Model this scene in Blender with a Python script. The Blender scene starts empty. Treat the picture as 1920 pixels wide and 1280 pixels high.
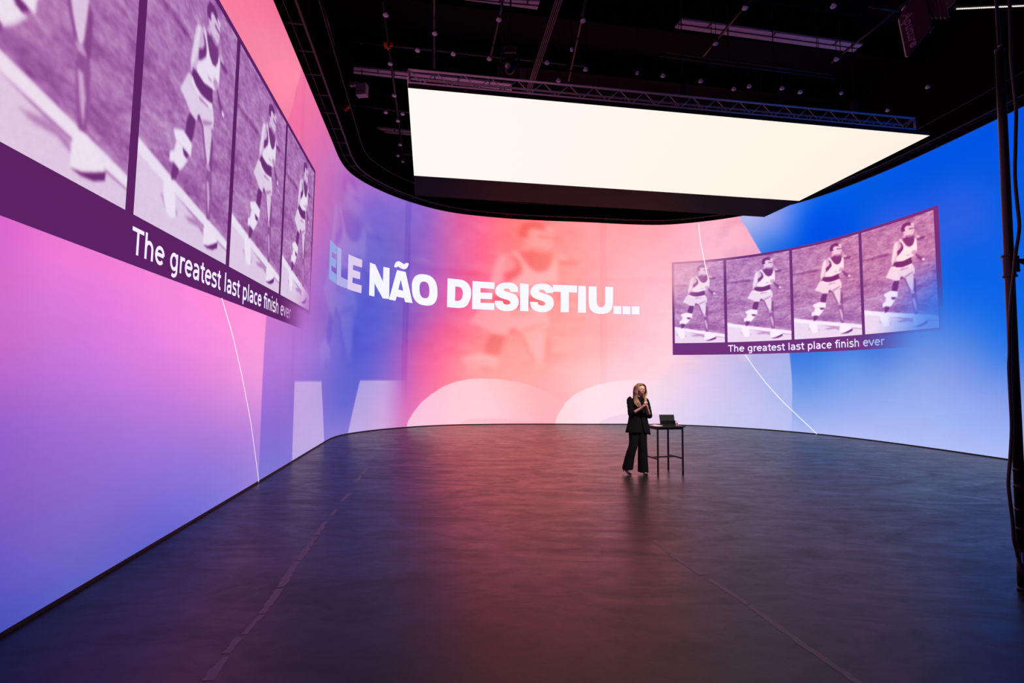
import bpy, bmesh, math, random
import numpy as np
from mathutils import Vector, Matrix, geometry, noise

# ------------------------------------------------------------------ camera, world, exposure
scene = bpy.context.scene
EYE = 1.75                       # camera height, metres
PITCH, ROLL = 0.0727377, 0.0111324
cam_data = bpy.data.cameras.new('camera'); cam_data.sensor_width = 36; cam_data.lens = 18
cam_data.clip_start = 0.05; cam_data.clip_end = 200
cam = bpy.data.objects.new('camera', cam_data); scene.collection.objects.link(cam)
_cp, _sp, _cr, _sr = math.cos(PITCH), math.sin(PITCH), math.cos(ROLL), math.sin(ROLL)
_f = Vector((0, _cp, _sp)); _u = Vector((0, -_sp, _cp)); _r = Vector((1, 0, 0))
_rt = _cr * _r + _sr * _u; _up = -_sr * _r + _cr * _u
cam.matrix_world = Matrix(((_rt.x, _up.x, -_f.x, 0), (_rt.y, _up.y, -_f.y, 0), (_rt.z, _up.z, -_f.z, EYE), (0, 0, 0, 1)))
scene.camera = cam
scene.view_settings.view_transform = 'Standard'; scene.view_settings.look = 'None'
scene.view_settings.exposure = 0.0; scene.view_settings.gamma = 1.0; scene.view_settings.use_curve_mapping = False
world = bpy.data.worlds.new('world'); scene.world = world; world.use_nodes = True
world.node_tree.nodes['Background'].inputs[0].default_value = (0.0, 0.0, 0.0, 1)
SCREEN_POWER = 1.0               # the LED wall
CEILING_POWER = 1.02             # the lit ceiling LED panel
SOFT_POWER = 105.0               # watts of the hanging soft light
PANEL_Z = 7.1
WALL_H = 8.075
HALL_Z = 11.4

# ------------------------------------------------------------------ measured data (metres; wall coordinates are arc length, height)
WALL_PLAN = [[-2.275,-3.675],[-2.835,0.0],[-3.378,3.535],[-4.148,8.558],[-4.9,13.335],[-5.092,14.612],[-5.092,15.487],[-4.76,16.537],[-3.938,17.85],[-2.538,19.11],
[-0.525,19.81],[1.225,20.09],[2.975,20.248],[4.9,20.475],[6.125,20.475],[7.438,20.037],[8.75,19.25],[9.765,18.2],[10.5,16.975],[11.025,15.4],[11.305,14.0],
[11.48,12.6],[11.602,11.375],[11.987,7.0],[12.25,3.5]]
GL = (5.0,31,[60,76,179,60,76,179,60,76,179,119,87,194,195,105,203,212,98,194,212,94,167,217,92,163,217,92,163,217,92,163,217,92,163,217,92,163,217,92,163,217,
92,163,217,92,163,217,92,163,217,92,163,217,92,163,217,92,163,60,76,179,60,76,179,75,78,185,131,89,194,192,104,203,214,101,202,206,97,182,214,93,165,217,
92,163,217,92,163,217,92,163,217,92,163,217,92,163,217,92,163,217,92,163,217,92,163,217,92,163,217,92,163,217,92,163,60,76,179,60,76,179,100,84,194,137,
90,197,190,103,203,212,104,203,211,98,193,207,96,176,216,92,164,217,92,163,217,92,163,217,92,163,217,92,163,217,92,163,217,92,163,217,92,163,217,92,163,
217,92,163,217,92,163,60,76,179,76,79,186,118,87,194,141,92,200,189,103,203,211,106,203,214,100,199,207,97,185,208,95,172,217,92,163,217,92,163,217,92,
163,217,92,163,217,92,163,217,92,163,217,92,163,217,92,163,217,93,163,218,94,163,62,76,180,92,82,193,127,88,194,145,93,201,188,103,203,209,108,203,216,
103,203,213,100,193,207,99,180,211,98,170,220,96,163,220,97,163,221,97,163,221,98,163,222,99,163,223,99,163,223,100,163,224,101,162,224,101,162,79,85,189,
111,93,196,136,97,196,156,103,207,191,112,212,215,119,215,234,119,212,226,110,200,213,106,184,212,106,174,219,105,167,227,103,162,227,104,162,228,104,162,
228,105,162,229,105,162,230,106,162,230,106,162,231,107,162,93,96,195,120,100,198,142,104,203,165,110,212,198,118,219,221,121,221,237,124,214,232,117,202,
219,109,187,215,108,176,220,110,169,227,111,165,233,109,161,234,109,161,235,110,161,235,110,161,236,111,161,236,111,161,237,111,160,99,98,198,122,102,203,
146,109,210,173,115,216,206,122,221,228,126,222,241,129,216,236,122,203,224,112,189,218,109,177,222,112,170,228,116,166,235,116,163,239,113,160,240,114,
160,240,114,159,241,115,159,241,115,159,242,116,159,100,99,202,124,105,209,152,113,215,181,118,218,213,125,221,235,131,223,245,135,217,241,127,206,230,
117,191,221,111,178,224,113,171,230,117,167,236,121,164,241,120,161,244,118,157,244,118,157,245,118,157,245,119,157,245,119,156,103,101,207,129,110,214,
156,116,216,187,121,218,219,128,221,240,135,222,248,137,218,245,132,208,236,123,195,228,115,182,227,114,172,232,118,167,237,122,165,241,125,162,245,124,
158,247,120,155,247,121,154,247,121,154,248,121,154,112,107,211,135,113,215,161,118,216,194,124,217,225,132,220,243,138,222,250,140,219,248,135,210,241,
127,198,234,120,186,231,117,175,234,119,168,239,122,165,242,126,164,245,127,161,248,125,155,249,121,152,249,121,152,249,120,152,121,113,214,141,117,216,
167,121,216,200,129,218,230,137,220,246,142,221,251,142,219,249,138,211,244,130,201,237,123,190,234,119,179,236,120,171,241,123,166,244,126,165,245,129,
164,246,126,159,248,122,153,249,118,150,249,118,150,130,118,216,148,120,217,174,124,218,207,134,219,234,143,220,247,146,220,251,145,218,250,140,212,245,
133,204,239,126,194,236,121,183,237,120,174,241,123,168,245,127,165,246,130,165,246,130,164,246,122,157,247,117,151,248,115,149,139,122,218,156,124,218,
181,128,219,212,138,219,237,147,220,247,149,220,251,147,218,250,142,213,245,135,206,240,128,197,237,123,187,236,121,178,240,123,171,245,127,167,248,131,
165,247,133,166,245,129,164,245,118,155,247,113,149,149,127,219,165,128,220,187,131,220,216,142,220,238,150,220,247,151,219,250,148,217,249,143,213,246,
137,207,241,130,199,237,124,191,235,121,182,238,121,174,243,126,169,248,132,167,249,135,167,247,134,167,244,125,162,244,113,153,157,131,220,172,131,220,
192,134,220,218,144,220,238,151,220,246,152,219,249,149,217,248,144,214,245,138,208,241,132,202,237,126,194,234,121,186,235,120,179,239,123,171,245,130,
168,250,136,168,249,137,168,246,132,166,243,120,159,163,133,221,178,134,221,197,138,221,220,146,221,237,152,220,245,152,219,248,150,217,247,145,214,245,
140,209,241,133,204,237,127,197,234,122,190,233,119,183,235,120,175,241,126,170,247,133,168,250,139,170,248,136,168,245,128,164,169,135,222,183,136,222,
201,140,221,220,147,221,235,152,220,243,152,219,246,150,217,246,146,214,244,141,210,241,135,205,237,129,199,233,123,193,231,120,186,232,118,180,236,121,
173,243,128,169,247,136,170,249,139,170,247,134,167,173,137,222,187,138,222,204,142,222,221,148,221,234,152,220,242,152,219,245,150,217,245,147,215,243,
141,211,240,136,206,237,130,201,233,124,196,230,120,190,229,118,184,231,118,178,238,123,172,243,131,170,247,137,171,247,136,169,177,138,222,191,140,222,
206,144,222,221,149,221,233,152,221,240,152,219,243,150,217,244,147,215,243,142,212,240,137,208,237,131,203,233,126,198,230,121,192,228,118,187,228,116,
181,231,119,176,238,125,172,243,132,171,246,136,171,181,140,223,194,142,222,208,145,222,221,149,222,232,152,221,239,152,219,242,150,218,243,147,215,242,
143,212,240,138,209,237,132,204,233,127,200,230,122,195,227,118,190,226,116,185,227,116,180,232,120,175,238,127,172,243,132,171,184,141,223,196,143,223,
209,146,222,221,149,222,231,151,221,237,152,219,241,150,218,242,147,216,241,143,213,239,139,209,236,133,206,233,128,201,230,123,197,227,119,192,225,116,
188,225,115,183,227,116,179,233,122,175,239,128,173,186,142,223,198,144,223,210,147,222,221,150,222,230,151,221,236,152,220,239,150,218,241,147,216,240,
144,213,239,139,210,236,134,207,233,129,203,230,125,199,227,120,194,225,117,190,224,115,186,224,114,182,228,117,178,234,123,175,189,143,223,200,145,223,
211,148,222,221,150,222,229,151,221,235,151,220,238,150,218,240,147,216,239,144,214,238,140,211,236,135,208,233,131,204,230,126,200,227,122,196,225,118,
192,223,115,188,222,114,185,224,115,181,229,119,177,191,144,223,201,146,223,211,148,222,221,150,222,228,151,221,234,151,220,237,150,218,238,148,216,239,
144,214,237,140,211,236,136,208,233,132,205,230,127,202,227,123,198,225,119,194,223,116,191,222,114,187,222,114,184,225,116,180,192,145,223,202,146,223,
212,148,222,220,150,222,227,151,221,232,151,220,236,150,218,237,148,216,238,145,214,237,141,212,235,137,209,233,133,206,230,128,203,228,124,199,225,120,
196,223,117,192,221,114,189,221,113,186,222,114,182,194,145,223,203,147,223,212,149,223,220,150,222,227,151,221,232,151,220,235,150,218,237,148,217,237,
145,215,236,141,212,235,137,210,233,133,207,230,129,204,228,125,201,225,121,197,223,118,194,221,115,191,220,113,188,221,113,185,195,146,223,204,147,223,
212,149,223,220,150,222,226,151,221,230,150,220,234,149,218,235,147,217,236,145,215,236,142,213,234,138,210,233,134,208,230,130,205,228,126,202,226,122,
199,223,119,196,221,116,193,220,114,189,220,113,187,196,146,224,205,148,223,212,149,223,219,150,222,225,150,221,229,150,220,232,149,219,234,147,217,235,
145,215,235,142,213,234,138,211,232,135,208,230,131,206,228,127,203,226,123,200,224,120,197,222,117,194,220,115,191,220,113,188,197,147,224,205,148,223,
212,149,223,219,150,222,224,150,221,228,150,220,232,149,219,234,147,217,234,145,216,234,142,214,234,139,211,232,136,209,231,132,207,229,128,204,227,125,
201,224,121,198,222,118,195,221,116,192,220,114,189,198,147,224,206,148,223,212,149,223,219,150,222,224,150,221,228,150,220,231,149,219,233,148,217,234,
145,216,235,143,214,234,140,212,233,136,210,231,133,207,229,129,205,227,126,202,225,122,199,223,119,196,221,117,193,220,115,191])
GM = (12.0,55,[125,119,212,129,113,211,140,107,213,158,109,213,177,115,215,192,119,213,206,119,205,220,117,197,231,116,189,240,115,181,245,114,173,247,113,167,
249,113,163,251,114,160,254,116,158,254,117,157,254,117,157,253,117,158,253,117,158,126,119,212,130,111,211,141,107,212,158,110,213,175,115,215,188,120,
214,200,119,207,213,117,199,224,116,192,232,115,185,238,114,177,241,113,171,243,112,166,245,113,163,248,115,161,250,117,159,250,117,159,250,117,159,249,
117,160,126,118,211,130,111,211,142,108,210,158,110,212,174,115,214,185,120,215,195,118,208,206,116,200,216,115,195,225,115,188,232,114,181,235,113,175,
237,112,170,239,112,167,242,113,164,246,116,162,247,117,161,246,117,161,246,118,161,126,117,211,131,111,210,143,109,209,156,111,211,172,115,213,182,120,
215,190,117,208,199,114,201,208,115,197,217,114,191,224,114,185,229,113,179,231,112,174,232,112,170,236,112,168,241,114,165,244,117,163,244,118,163,243,
118,163,128,117,211,134,113,210,144,110,208,154,111,210,168,115,212,178,119,215,185,116,209,192,113,201,201,114,198,209,114,194,217,114,188,222,113,182,
226,113,177,227,112,174,229,112,171,235,113,168,239,115,166,241,118,164,241,118,165,130,118,212,136,114,210,143,111,208,151,111,210,164,115,212,174,118,
215,179,115,208,185,111,201,193,113,200,200,113,197,208,113,192,215,113,186,219,113,181,222,112,177,223,112,175,228,113,172,235,114,169,238,117,167,239,
118,166,132,119,212,137,115,210,142,112,209,148,111,210,158,114,212,169,118,215,174,114,209,178,109,201,185,112,201,192,113,199,200,113,195,207,113,189,
212,113,184,216,112,180,218,113,179,221,113,177,229,113,173,234,115,169,237,118,167,135,121,212,138,117,211,140,112,210,143,111,210,153,113,212,164,117,
215,169,114,209,171,108,201,177,111,202,183,112,201,191,112,197,199,113,192,205,113,188,210,112,183,213,112,181,214,113,181,221,113,177,229,114,173,233,
116,170,137,122,213,138,118,212,137,112,210,139,110,210,146,112,211,158,115,214,163,113,210,164,108,202,169,109,203,175,111,203,182,111,200,191,112,195,
198,113,191,203,113,187,207,112,184,209,113,184,214,114,182,222,114,177,228,115,173,139,123,213,138,118,213,134,112,211,134,109,209,140,111,211,151,114,
214,156,113,211,156,108,203,160,108,203,166,110,204,172,110,202,182,111,198,190,112,194,196,113,190,200,112,187,203,113,186,207,114,186,215,114,182,223,
114,177,140,124,214,136,118,214,131,111,211,129,108,209,134,109,210,144,112,213,149,112,211,149,108,204,152,107,204,157,109,205,164,109,204,172,111,200,
181,112,197,188,113,193,194,112,190,198,112,188,200,114,189,207,115,186,216,114,181,140,124,214,135,118,214,127,110,211,124,107,209,128,108,210,137,110,
213,141,110,211,141,108,205,144,107,204,148,107,206,155,108,205,164,110,202,173,111,199,181,112,196,187,112,193,191,111,190,195,112,190,200,115,190,209,
115,185,140,125,215,133,117,214,123,109,211,119,106,209,123,107,209,130,109,212,134,108,211,134,107,206,136,106,204,140,106,206,147,107,206,156,109,204,
165,110,201,173,112,198,180,112,195,185,112,193,190,111,192,195,114,192,203,115,189,140,125,215,130,116,214,119,108,210,114,105,209,117,105,209,122,106,
211,125,106,211,125,105,207,128,105,205,130,104,206,138,105,207,147,107,205,156,109,203,165,111,201,172,112,198,178,112,195,183,111,194,189,112,193,196,
114,192,139,124,214,126,115,213,112,106,210,108,103,208,110,103,208,114,104,210,114,103,211,114,102,208,117,103,206,119,102,207,126,103,208,136,106,207,
146,108,205,154,110,203,162,111,201,169,112,199,175,111,197,182,110,195,189,113,194,139,122,213,124,113,212,107,104,210,103,101,208,103,100,208,103,100,
210,102,99,211,99,97,209,103,99,207,105,99,208,112,100,209,123,104,208,133,106,207,142,109,206,149,110,204,157,111,202,164,110,201,173,110,199,181,111,
197,142,120,211,126,111,210,111,104,209,103,100,209,98,98,209,96,97,211,93,96,211,88,93,210,90,95,209,93,96,209,100,98,209,111,101,209,120,105,208,128,
107,208,135,108,207,142,109,206,149,108,205,161,109,203,173,111,200,150,118,208,137,111,207,123,104,208,112,100,208,102,98,210,98,97,211,95,95,211,90,94,
211,88,94,210,90,95,210,95,97,209,104,100,209,112,103,208,119,106,208,124,107,209,130,107,208,135,106,209,147,107,207,165,110,204,165,118,204,154,111,204,
142,105,205,131,102,207,121,101,208,113,99,209,107,97,210,101,97,210,96,96,210,95,96,209,98,97,208,104,100,207,111,103,207,116,105,207,120,105,208,124,
105,208,128,105,209,137,106,209,155,109,206,183,118,199,176,112,199,167,106,200,156,104,203,144,104,205,135,101,206,128,99,205,119,99,206,111,99,206,108,
98,206,108,98,206,112,100,205,117,103,204,121,104,204,123,104,204,126,104,206,129,105,207,136,106,208,148,108,208,204,119,193,201,113,193,195,107,194,184,
104,196,170,101,199,164,99,198,157,98,197,145,99,198,133,99,200,127,98,201,125,98,202,126,100,202,128,102,202,130,103,202,131,103,202,132,103,203,133,104,
206,137,106,208,146,108,208,223,122,187,223,116,186,219,110,185,212,105,185,204,101,185,199,98,183,191,97,183,176,97,187,161,98,191,151,97,194,146,97,197,
144,99,198,144,100,199,143,102,200,142,102,201,142,102,202,141,104,205,142,106,208,149,108,207,237,126,182,238,121,180,236,115,177,233,110,174,231,104,
171,230,100,167,220,98,170,206,98,175,190,97,180,177,97,185,171,97,189,167,98,192,164,99,194,161,101,196,158,102,198,156,102,199,155,103,201,154,106,204,
158,108,204,246,132,178,247,128,175,247,123,171,246,117,166,246,112,162,245,106,159,240,103,160,232,102,164,220,100,170,206,99,175,198,98,180,193,98,183,
188,99,186,184,100,188,181,101,189,179,102,189,178,103,190,177,105,193,178,107,194,251,139,176,252,136,172,252,133,167,252,129,162,252,124,158,252,118,
155,251,114,155,248,111,157,242,107,161,232,104,165,224,102,170,218,100,173,213,100,176,209,101,177,207,101,177,206,102,176,206,103,176,205,105,177,204,
107,179,252,147,174,253,146,171,254,144,166,254,142,162,254,139,158,254,136,155,255,131,153,254,124,153,251,118,154,246,113,157,242,108,161,239,105,164,
234,104,166,231,103,167,229,103,166,230,103,165,229,103,165,228,105,166,226,107,167,252,154,174,253,155,171,254,154,167,254,153,163,254,152,160,255,150,
156,255,145,153,255,137,151,254,129,150,253,123,152,252,117,154,250,113,156,248,110,157,246,109,158,245,108,157,245,107,157,245,106,158,243,106,158,241,
107,159,252,159,175,252,161,172,253,161,169,254,161,165,254,160,161,255,158,158,255,153,154,255,146,151,255,139,150,255,132,149,255,126,150,255,122,151,
255,118,151,255,116,150,254,114,149,254,113,149,253,112,148,252,111,149,249,111,150,251,162,175,252,163,173,253,164,170,253,165,167,254,165,163,255,163,
159,255,159,156,255,153,153,255,147,151,255,141,149,255,135,148,255,130,148,255,127,147,255,124,145,255,122,143,255,121,141,255,120,138,255,119,137,253,
118,139,251,162,174,252,164,173,252,166,171,253,167,168,254,167,165,255,166,162,255,163,159,255,159,155,255,153,153,255,148,151,255,143,149,255,138,147,
255,135,145,255,132,143,255,131,140,255,129,136,255,128,133,255,127,131,255,126,133,250,162,174,251,164,172,252,166,171,253,168,170,253,169,168,254,169,
165,255,167,162,255,163,159,255,159,156,255,154,153,255,150,151,255,146,148,255,143,146,255,140,143,255,139,140,255,137,137,255,136,133,255,134,132,255,
132,132,250,163,174,251,164,172,252,167,172,252,170,172,253,172,171,254,172,169,254,170,166,255,167,162,255,163,159,255,159,156,255,155,153,255,152,151,
255,149,149,255,148,146,255,146,144,255,144,141,255,142,138,255,140,137,255,138,136,249,165,177,250,166,175,251,170,176,252,174,176,253,176,175,253,176,
173,254,174,170,255,171,166,255,167,163,255,164,160,255,160,157,255,157,155,255,155,153,255,154,151,255,153,149,255,151,147,255,149,145,255,146,143,255,
143,142,249,171,184,250,173,182,251,176,183,252,180,183,253,182,182,254,181,179,254,179,175,255,175,171,255,171,167,255,167,163,255,164,161,255,162,159,
255,160,158,255,159,156,255,159,155,255,157,154,255,154,152,255,151,150,255,148,149,249,180,194,250,182,193,251,185,193,252,188,193,253,189,191,254,187,
187,254,183,181,255,178,175,255,174,171,255,170,168,255,167,166,255,165,164,255,164,163,255,163,162,255,163,162,255,162,160,255,159,158,255,155,156,255,
152,154,248,189,205,250,191,204,251,194,204,252,195,202,253,196,200,254,193,195,254,187,187,255,182,180,255,177,176,255,174,173,255,171,171,255,168,170,
255,167,169,255,167,169,255,166,168,255,165,166,255,162,164,255,159,162,255,156,159,247,197,215,250,199,215,251,201,213,252,201,211,253,201,207,253,197,
201,254,191,194,255,185,187,255,181,182,255,177,179,255,174,177,255,172,176,255,171,176,254,171,175,254,170,174,254,168,173,254,165,170,255,163,167,255,
160,164,246,202,222,248,204,222,250,206,220,251,205,217,252,203,213,253,200,207,253,195,201,254,189,194,254,184,189,255,180,185,255,178,183,254,176,183,
254,175,183,254,175,182,254,173,181,254,171,179,254,169,175,254,166,171,255,163,168,243,206,228,246,208,227,248,209,225,250,208,222,251,206,218,252,202,
213,253,198,207,254,193,201,254,188,196,254,184,192,254,182,190,254,181,189,254,180,189,254,179,189,253,177,188,253,175,184,254,172,180,254,168,175,254,
165,171,240,209,233,244,211,232,247,211,230,249,211,226,251,209,222,252,205,217,253,201,212,254,197,207,254,193,203,254,189,199,254,187,197,254,186,196,
254,184,195,254,183,194,253,181,193,253,178,188,253,174,183,254,170,178,254,167,174,237,211,238,240,212,236,244,213,233,248,212,229,250,211,225,252,208,
220,253,205,216,254,202,213,254,199,209,254,196,206,254,193,204,254,191,202,254,188,200,254,186,198,254,183,195,253,179,191,253,175,186,253,171,181,254,
168,177,232,211,241,236,212,240,240,213,236,244,213,232,248,212,227,251,210,223,252,208,220,253,205,217,254,203,215,254,201,213,255,198,210,255,195,207,
255,192,204,254,189,201,254,185,197,254,181,193,253,176,188,253,172,184,253,170,181,226,210,242,230,211,241,235,211,239,239,211,235,243,210,231,246,209,
227,249,208,224,251,206,221,253,205,218,254,203,216,255,201,213,255,197,209,255,194,206,255,190,203,254,186,200,253,182,196,253,178,192,252,174,189,252,
172,186,219,208,242,223,208,241,227,207,240,231,207,238,235,206,235,238,205,232,242,205,228,246,204,224,250,203,220,253,202,216,255,200,213,255,197,211,
254,194,208,254,191,206,253,187,203,252,184,201,252,180,199,251,177,196,251,175,193,213,205,242,216,204,241,220,204,241,223,203,239,225,201,238,229,201,
234,234,201,230,239,201,225,244,200,221,248,199,217,250,198,214,251,196,212,251,193,210,251,190,208,251,188,207,251,185,205,250,183,204,250,181,203,250,
179,200,208,202,242,210,202,241,212,201,240,214,199,239,216,198,238,219,197,235,223,196,231,228,196,227,234,196,223,239,196,219,242,195,216,244,193,214,
246,191,212,247,189,211,248,187,209,249,185,208,249,184,208,249,183,207,249,181,204,203,200,241,204,199,241,205,198,240,206,196,239,206,194,237,208,193,
235,211,192,232,216,192,228,222,192,225,227,192,222,231,191,219,235,190,217,239,188,214,242,186,212,246,185,210,248,184,208,249,183,207,249,183,206,250,
181,204,198,197,241,199,197,240,200,196,239,198,193,238,196,190,236,196,189,234,199,188,232,204,188,230,209,188,227,214,188,225,219,187,222,225,186,219,
231,184,216,237,183,213,243,181,209,247,180,207,249,179,204,250,179,203,251,178,201,194,196,241,194,195,240,193,194,239,190,191,238,187,187,236,187,185,
234,189,184,233,193,184,231,197,184,229,202,184,227,207,184,224,214,183,221,222,181,217,231,179,213,239,177,209,245,176,205,248,175,202,250,175,201,250,
175,199,191,194,241,189,193,240,186,191,239,182,188,238,180,185,237,179,182,235,181,181,234,184,181,232,187,181,231,192,181,229,197,181,227,204,180,223,
214,178,219,224,176,214,233,174,209,240,173,205,244,173,202,246,173,200,248,172,199,187,193,242,185,191,241,180,188,240,175,185,239,173,182,237,173,180,
236,174,179,234,177,179,233,180,178,231,185,178,230,191,178,227,198,177,224,208,175,219,218,173,215,226,172,210,234,171,206,239,171,203,242,170,201,245,
170,199,181,192,243,179,189,242,175,186,241,171,183,239,169,181,238,169,179,237,170,177,235,172,177,234,176,176,232,180,176,230,186,175,227,194,174,224,
203,173,220,212,171,215,220,170,211,228,169,207,233,169,204,237,169,201,241,168,199,181,192,243,179,189,242,175,186,241,171,183,240,168,181,238,168,178,
237,169,177,235,171,176,234,175,176,232,180,175,230,186,174,227,194,173,223,202,172,219,211,171,215,219,169,211,226,169,207,231,168,204,235,168,201,239,
167,199,181,192,243,179,190,242,175,187,241,171,183,240,169,181,238,168,178,237,169,177,235,171,176,234,175,176,232,180,175,229,187,174,226,195,173,223,
204,172,218,213,170,214,221,169,210,227,168,206,233,168,203,237,167,201,240,167,198,181,192,243,179,190,242,175,187,241,171,183,240,169,181,238,168,178,
237,169,177,235,172,176,233,176,175,232,181,175,229,188,174,226,197,173,222,206,171,217,215,170,213,223,169,209,229,168,205,234,168,202,238,167,200,241,
167,197])
GR = (34.0,27,[178,187,239,164,179,237,149,171,235,135,163,233,121,155,231,108,148,230,95,141,229,85,135,229,75,130,229,68,126,229,62,124,229,60,122,229,60,
123,230,66,126,230,77,131,230,94,140,231,117,152,232,145,166,233,172,179,235,178,187,239,164,179,237,150,171,235,135,163,233,121,155,231,108,148,230,95,
141,229,84,135,229,75,130,229,67,126,229,62,123,229,59,122,229,61,123,230,66,126,230,78,132,231,96,141,231,120,154,232,149,168,234,175,181,235,179,188,
239,165,180,237,150,172,235,135,163,233,121,155,231,108,148,230,95,141,229,84,135,229,75,130,229,67,126,229,62,123,229,59,122,229,61,123,230,67,127,230,
80,133,231,99,143,231,124,156,232,153,170,234,179,182,236,180,189,239,166,180,237,151,172,235,136,163,233,121,155,231,108,148,230,95,141,229,84,135,229,
74,130,229,67,126,229,61,123,229,59,122,229,61,123,230,68,127,230,82,134,231,102,145,231,129,158,232,158,172,234,183,184,236,178,187,239,163,179,237,147,
170,235,131,161,233,116,152,231,101,144,230,88,137,229,76,130,228,66,125,228,58,121,228,52,118,229,50,117,229,52,118,230,59,122,230,74,130,230,97,141,231,
126,156,232,158,172,234,183,184,236,175,186,240,159,177,237,142,167,235,124,157,232,107,147,230,91,138,229,76,130,228,63,123,228,51,117,228,41,111,228,
33,107,229,28,105,229,27,104,230,32,107,230,46,114,230,69,126,230,105,143,232,142,161,235,163,171,237,174,186,241,158,176,238,139,166,235,120,155,232,101,
144,230,83,134,228,67,125,227,53,117,227,39,110,227,28,104,228,18,99,228,11,95,229,8,93,229,10,95,230,23,101,230,47,113,230,86,131,233,121,146,235,133,
151,235,175,186,242,158,177,239,139,166,236,118,155,232,97,142,230,78,132,228,62,123,227,47,115,227,33,107,227,20,100,228,9,94,229,0,89,229,0,86,229,0,
86,229,6,90,229,23,99,230,48,111,232,71,124,235,85,130,235,176,186,243,159,177,240,141,167,237,120,156,234,97,144,231,78,133,228,62,124,228,47,115,228,
32,107,228,18,99,229,6,92,229,0,86,229,0,82,229,0,81,229,0,82,229,0,85,229,7,91,231,21,99,232,39,109,233,177,187,243,162,179,241,144,169,238,125,159,235,
105,149,232,86,139,230,68,128,228,51,118,228,34,109,229,20,100,229,8,93,229,0,86,229,0,82,229,0,79,228,0,78,228,0,79,228,0,82,229,0,89,230,13,98,231,178,
188,244,164,180,242,149,171,240,132,163,237,115,154,233,97,145,230,76,133,229,56,121,229,39,111,229,26,102,230,14,95,230,5,88,229,0,84,228,0,80,228,0,79,
227,0,80,227,0,83,228,0,88,229,4,94,230,179,189,244,166,181,243,153,173,241,138,165,238,121,156,233,102,147,230,78,132,227,58,120,228,44,112,229,32,105,
230,23,98,229,16,92,228,11,87,228,8,85,227,5,84,226,1,84,226,0,86,226,0,89,228,2,93,229,179,189,245,167,182,243,155,175,241,140,166,237,122,156,233,98,
141,228,72,125,225,57,117,225,48,112,227,40,107,228,33,101,228,28,96,228,26,92,227,25,90,226,23,89,226,16,89,226,8,89,226,3,89,227,2,91,228,178,190,245,
167,183,243,157,176,241,144,168,237,127,158,233,103,142,228,79,127,225,65,120,224,56,115,225,48,110,226,42,105,227,39,100,227,39,96,227,40,94,226,38,93,
226,28,91,226,14,89,227,5,89,227,1,90,227,177,190,245,167,183,243,158,177,241,148,171,238,135,163,234,115,150,229,93,136,226,76,127,225,65,121,225,54,114,
226,47,107,226,44,102,227,46,98,226,47,96,226,45,94,226,32,91,226,14,88,227,3,87,227,0,88,227,176,189,245,167,183,244,159,178,241,151,172,238,140,164,234,
122,154,230,102,142,227,83,132,226,67,123,226,54,115,227,45,108,227,42,102,227,45,99,227,48,96,226,46,94,226,29,90,227,12,87,227,2,86,226,0,86,226,175,
189,245,166,183,244,158,177,242,150,170,239,139,162,234,123,153,230,102,142,228,81,132,227,61,121,228,45,112,228,35,105,228,33,100,228,38,97,227,43,95,
227,40,93,227,27,90,227,13,87,227,2,85,226,0,85,226,174,188,245,164,181,244,155,175,242,146,168,239,135,158,234,118,148,230,95,139,228,71,127,229,48,116,
230,31,107,230,20,101,229,20,98,228,31,96,227,40,95,227,39,93,226,27,90,226,12,87,226,0,85,226,0,85,226,173,189,246,162,180,244,152,172,242,141,163,238,
125,153,233,103,142,230,78,131,229,54,120,230,34,110,231,19,103,231,11,98,230,15,96,228,28,95,227,39,95,226,37,93,226,23,90,226,8,87,226,0,84,226,0,84,
226,173,190,246,160,180,244,149,170,241,136,160,236,113,147,233,82,133,231,54,122,231,34,113,231,21,105,231,14,100,230,12,97,229,16,96,228,23,95,227,27,
94,226,23,92,226,13,89,226,4,86,226,0,84,226,0,83,226,174,191,247,161,181,245,147,169,241,131,158,236,103,143,233,66,128,233,37,115,233,22,108,231,14,103,
231,13,99,230,14,97,229,12,95,228,10,94,227,8,92,226,8,90,226,5,87,226,2,85,226,0,83,226,0,82,226,178,192,248,164,182,245,148,170,242,126,157,238,97,142,
235,65,127,234,38,115,233,21,107,232,14,102,231,11,98,230,9,96,229,6,94,228,2,92,227,0,90,226,1,88,226,1,86,226,1,83,226,0,81,226,0,80,226,180,193,249,
166,183,246,149,172,243,125,158,239,97,143,237,67,129,235,43,117,234,26,109,232,16,103,231,10,98,230,6,95,229,2,93,228,0,91,227,0,89,226,0,87,226,0,84,
226,0,82,226,0,80,226,0,79,226,183,195,249,168,185,246,151,173,243,127,159,240,97,143,237,66,128,235,41,116,233,24,108,232,15,102,231,9,98,230,5,95,228,
1,92,227,0,90,227,0,88,226,0,85,226,0,83,226,0,80,226,0,79,226,0,79,226,186,197,250,171,187,247,154,174,244,129,159,240,97,143,237,65,128,235,39,116,233,
23,107,232,13,101,231,8,97,229,3,94,228,0,91,227,0,89,227,0,87,226,0,84,226,0,81,226,0,79,226,0,79,226,0,79,226,186,198,250,173,189,247,156,176,244,130,
161,240,98,143,237,64,127,235,37,115,233,21,106,232,12,100,230,7,96,229,2,93,228,0,90,227,0,88,226,0,85,226,0,83,226,0,80,226,0,79,226,0,79,226,0,79,226,
186,198,250,176,191,248,158,178,245,133,162,240,98,144,237,62,127,235,35,113,233,19,105,231,11,99,230,5,95,229,1,92,228,0,89,227,0,87,226,0,84,226,0,81,
226,0,79,226,0,79,226,0,79,226,0,79,226])
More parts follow.
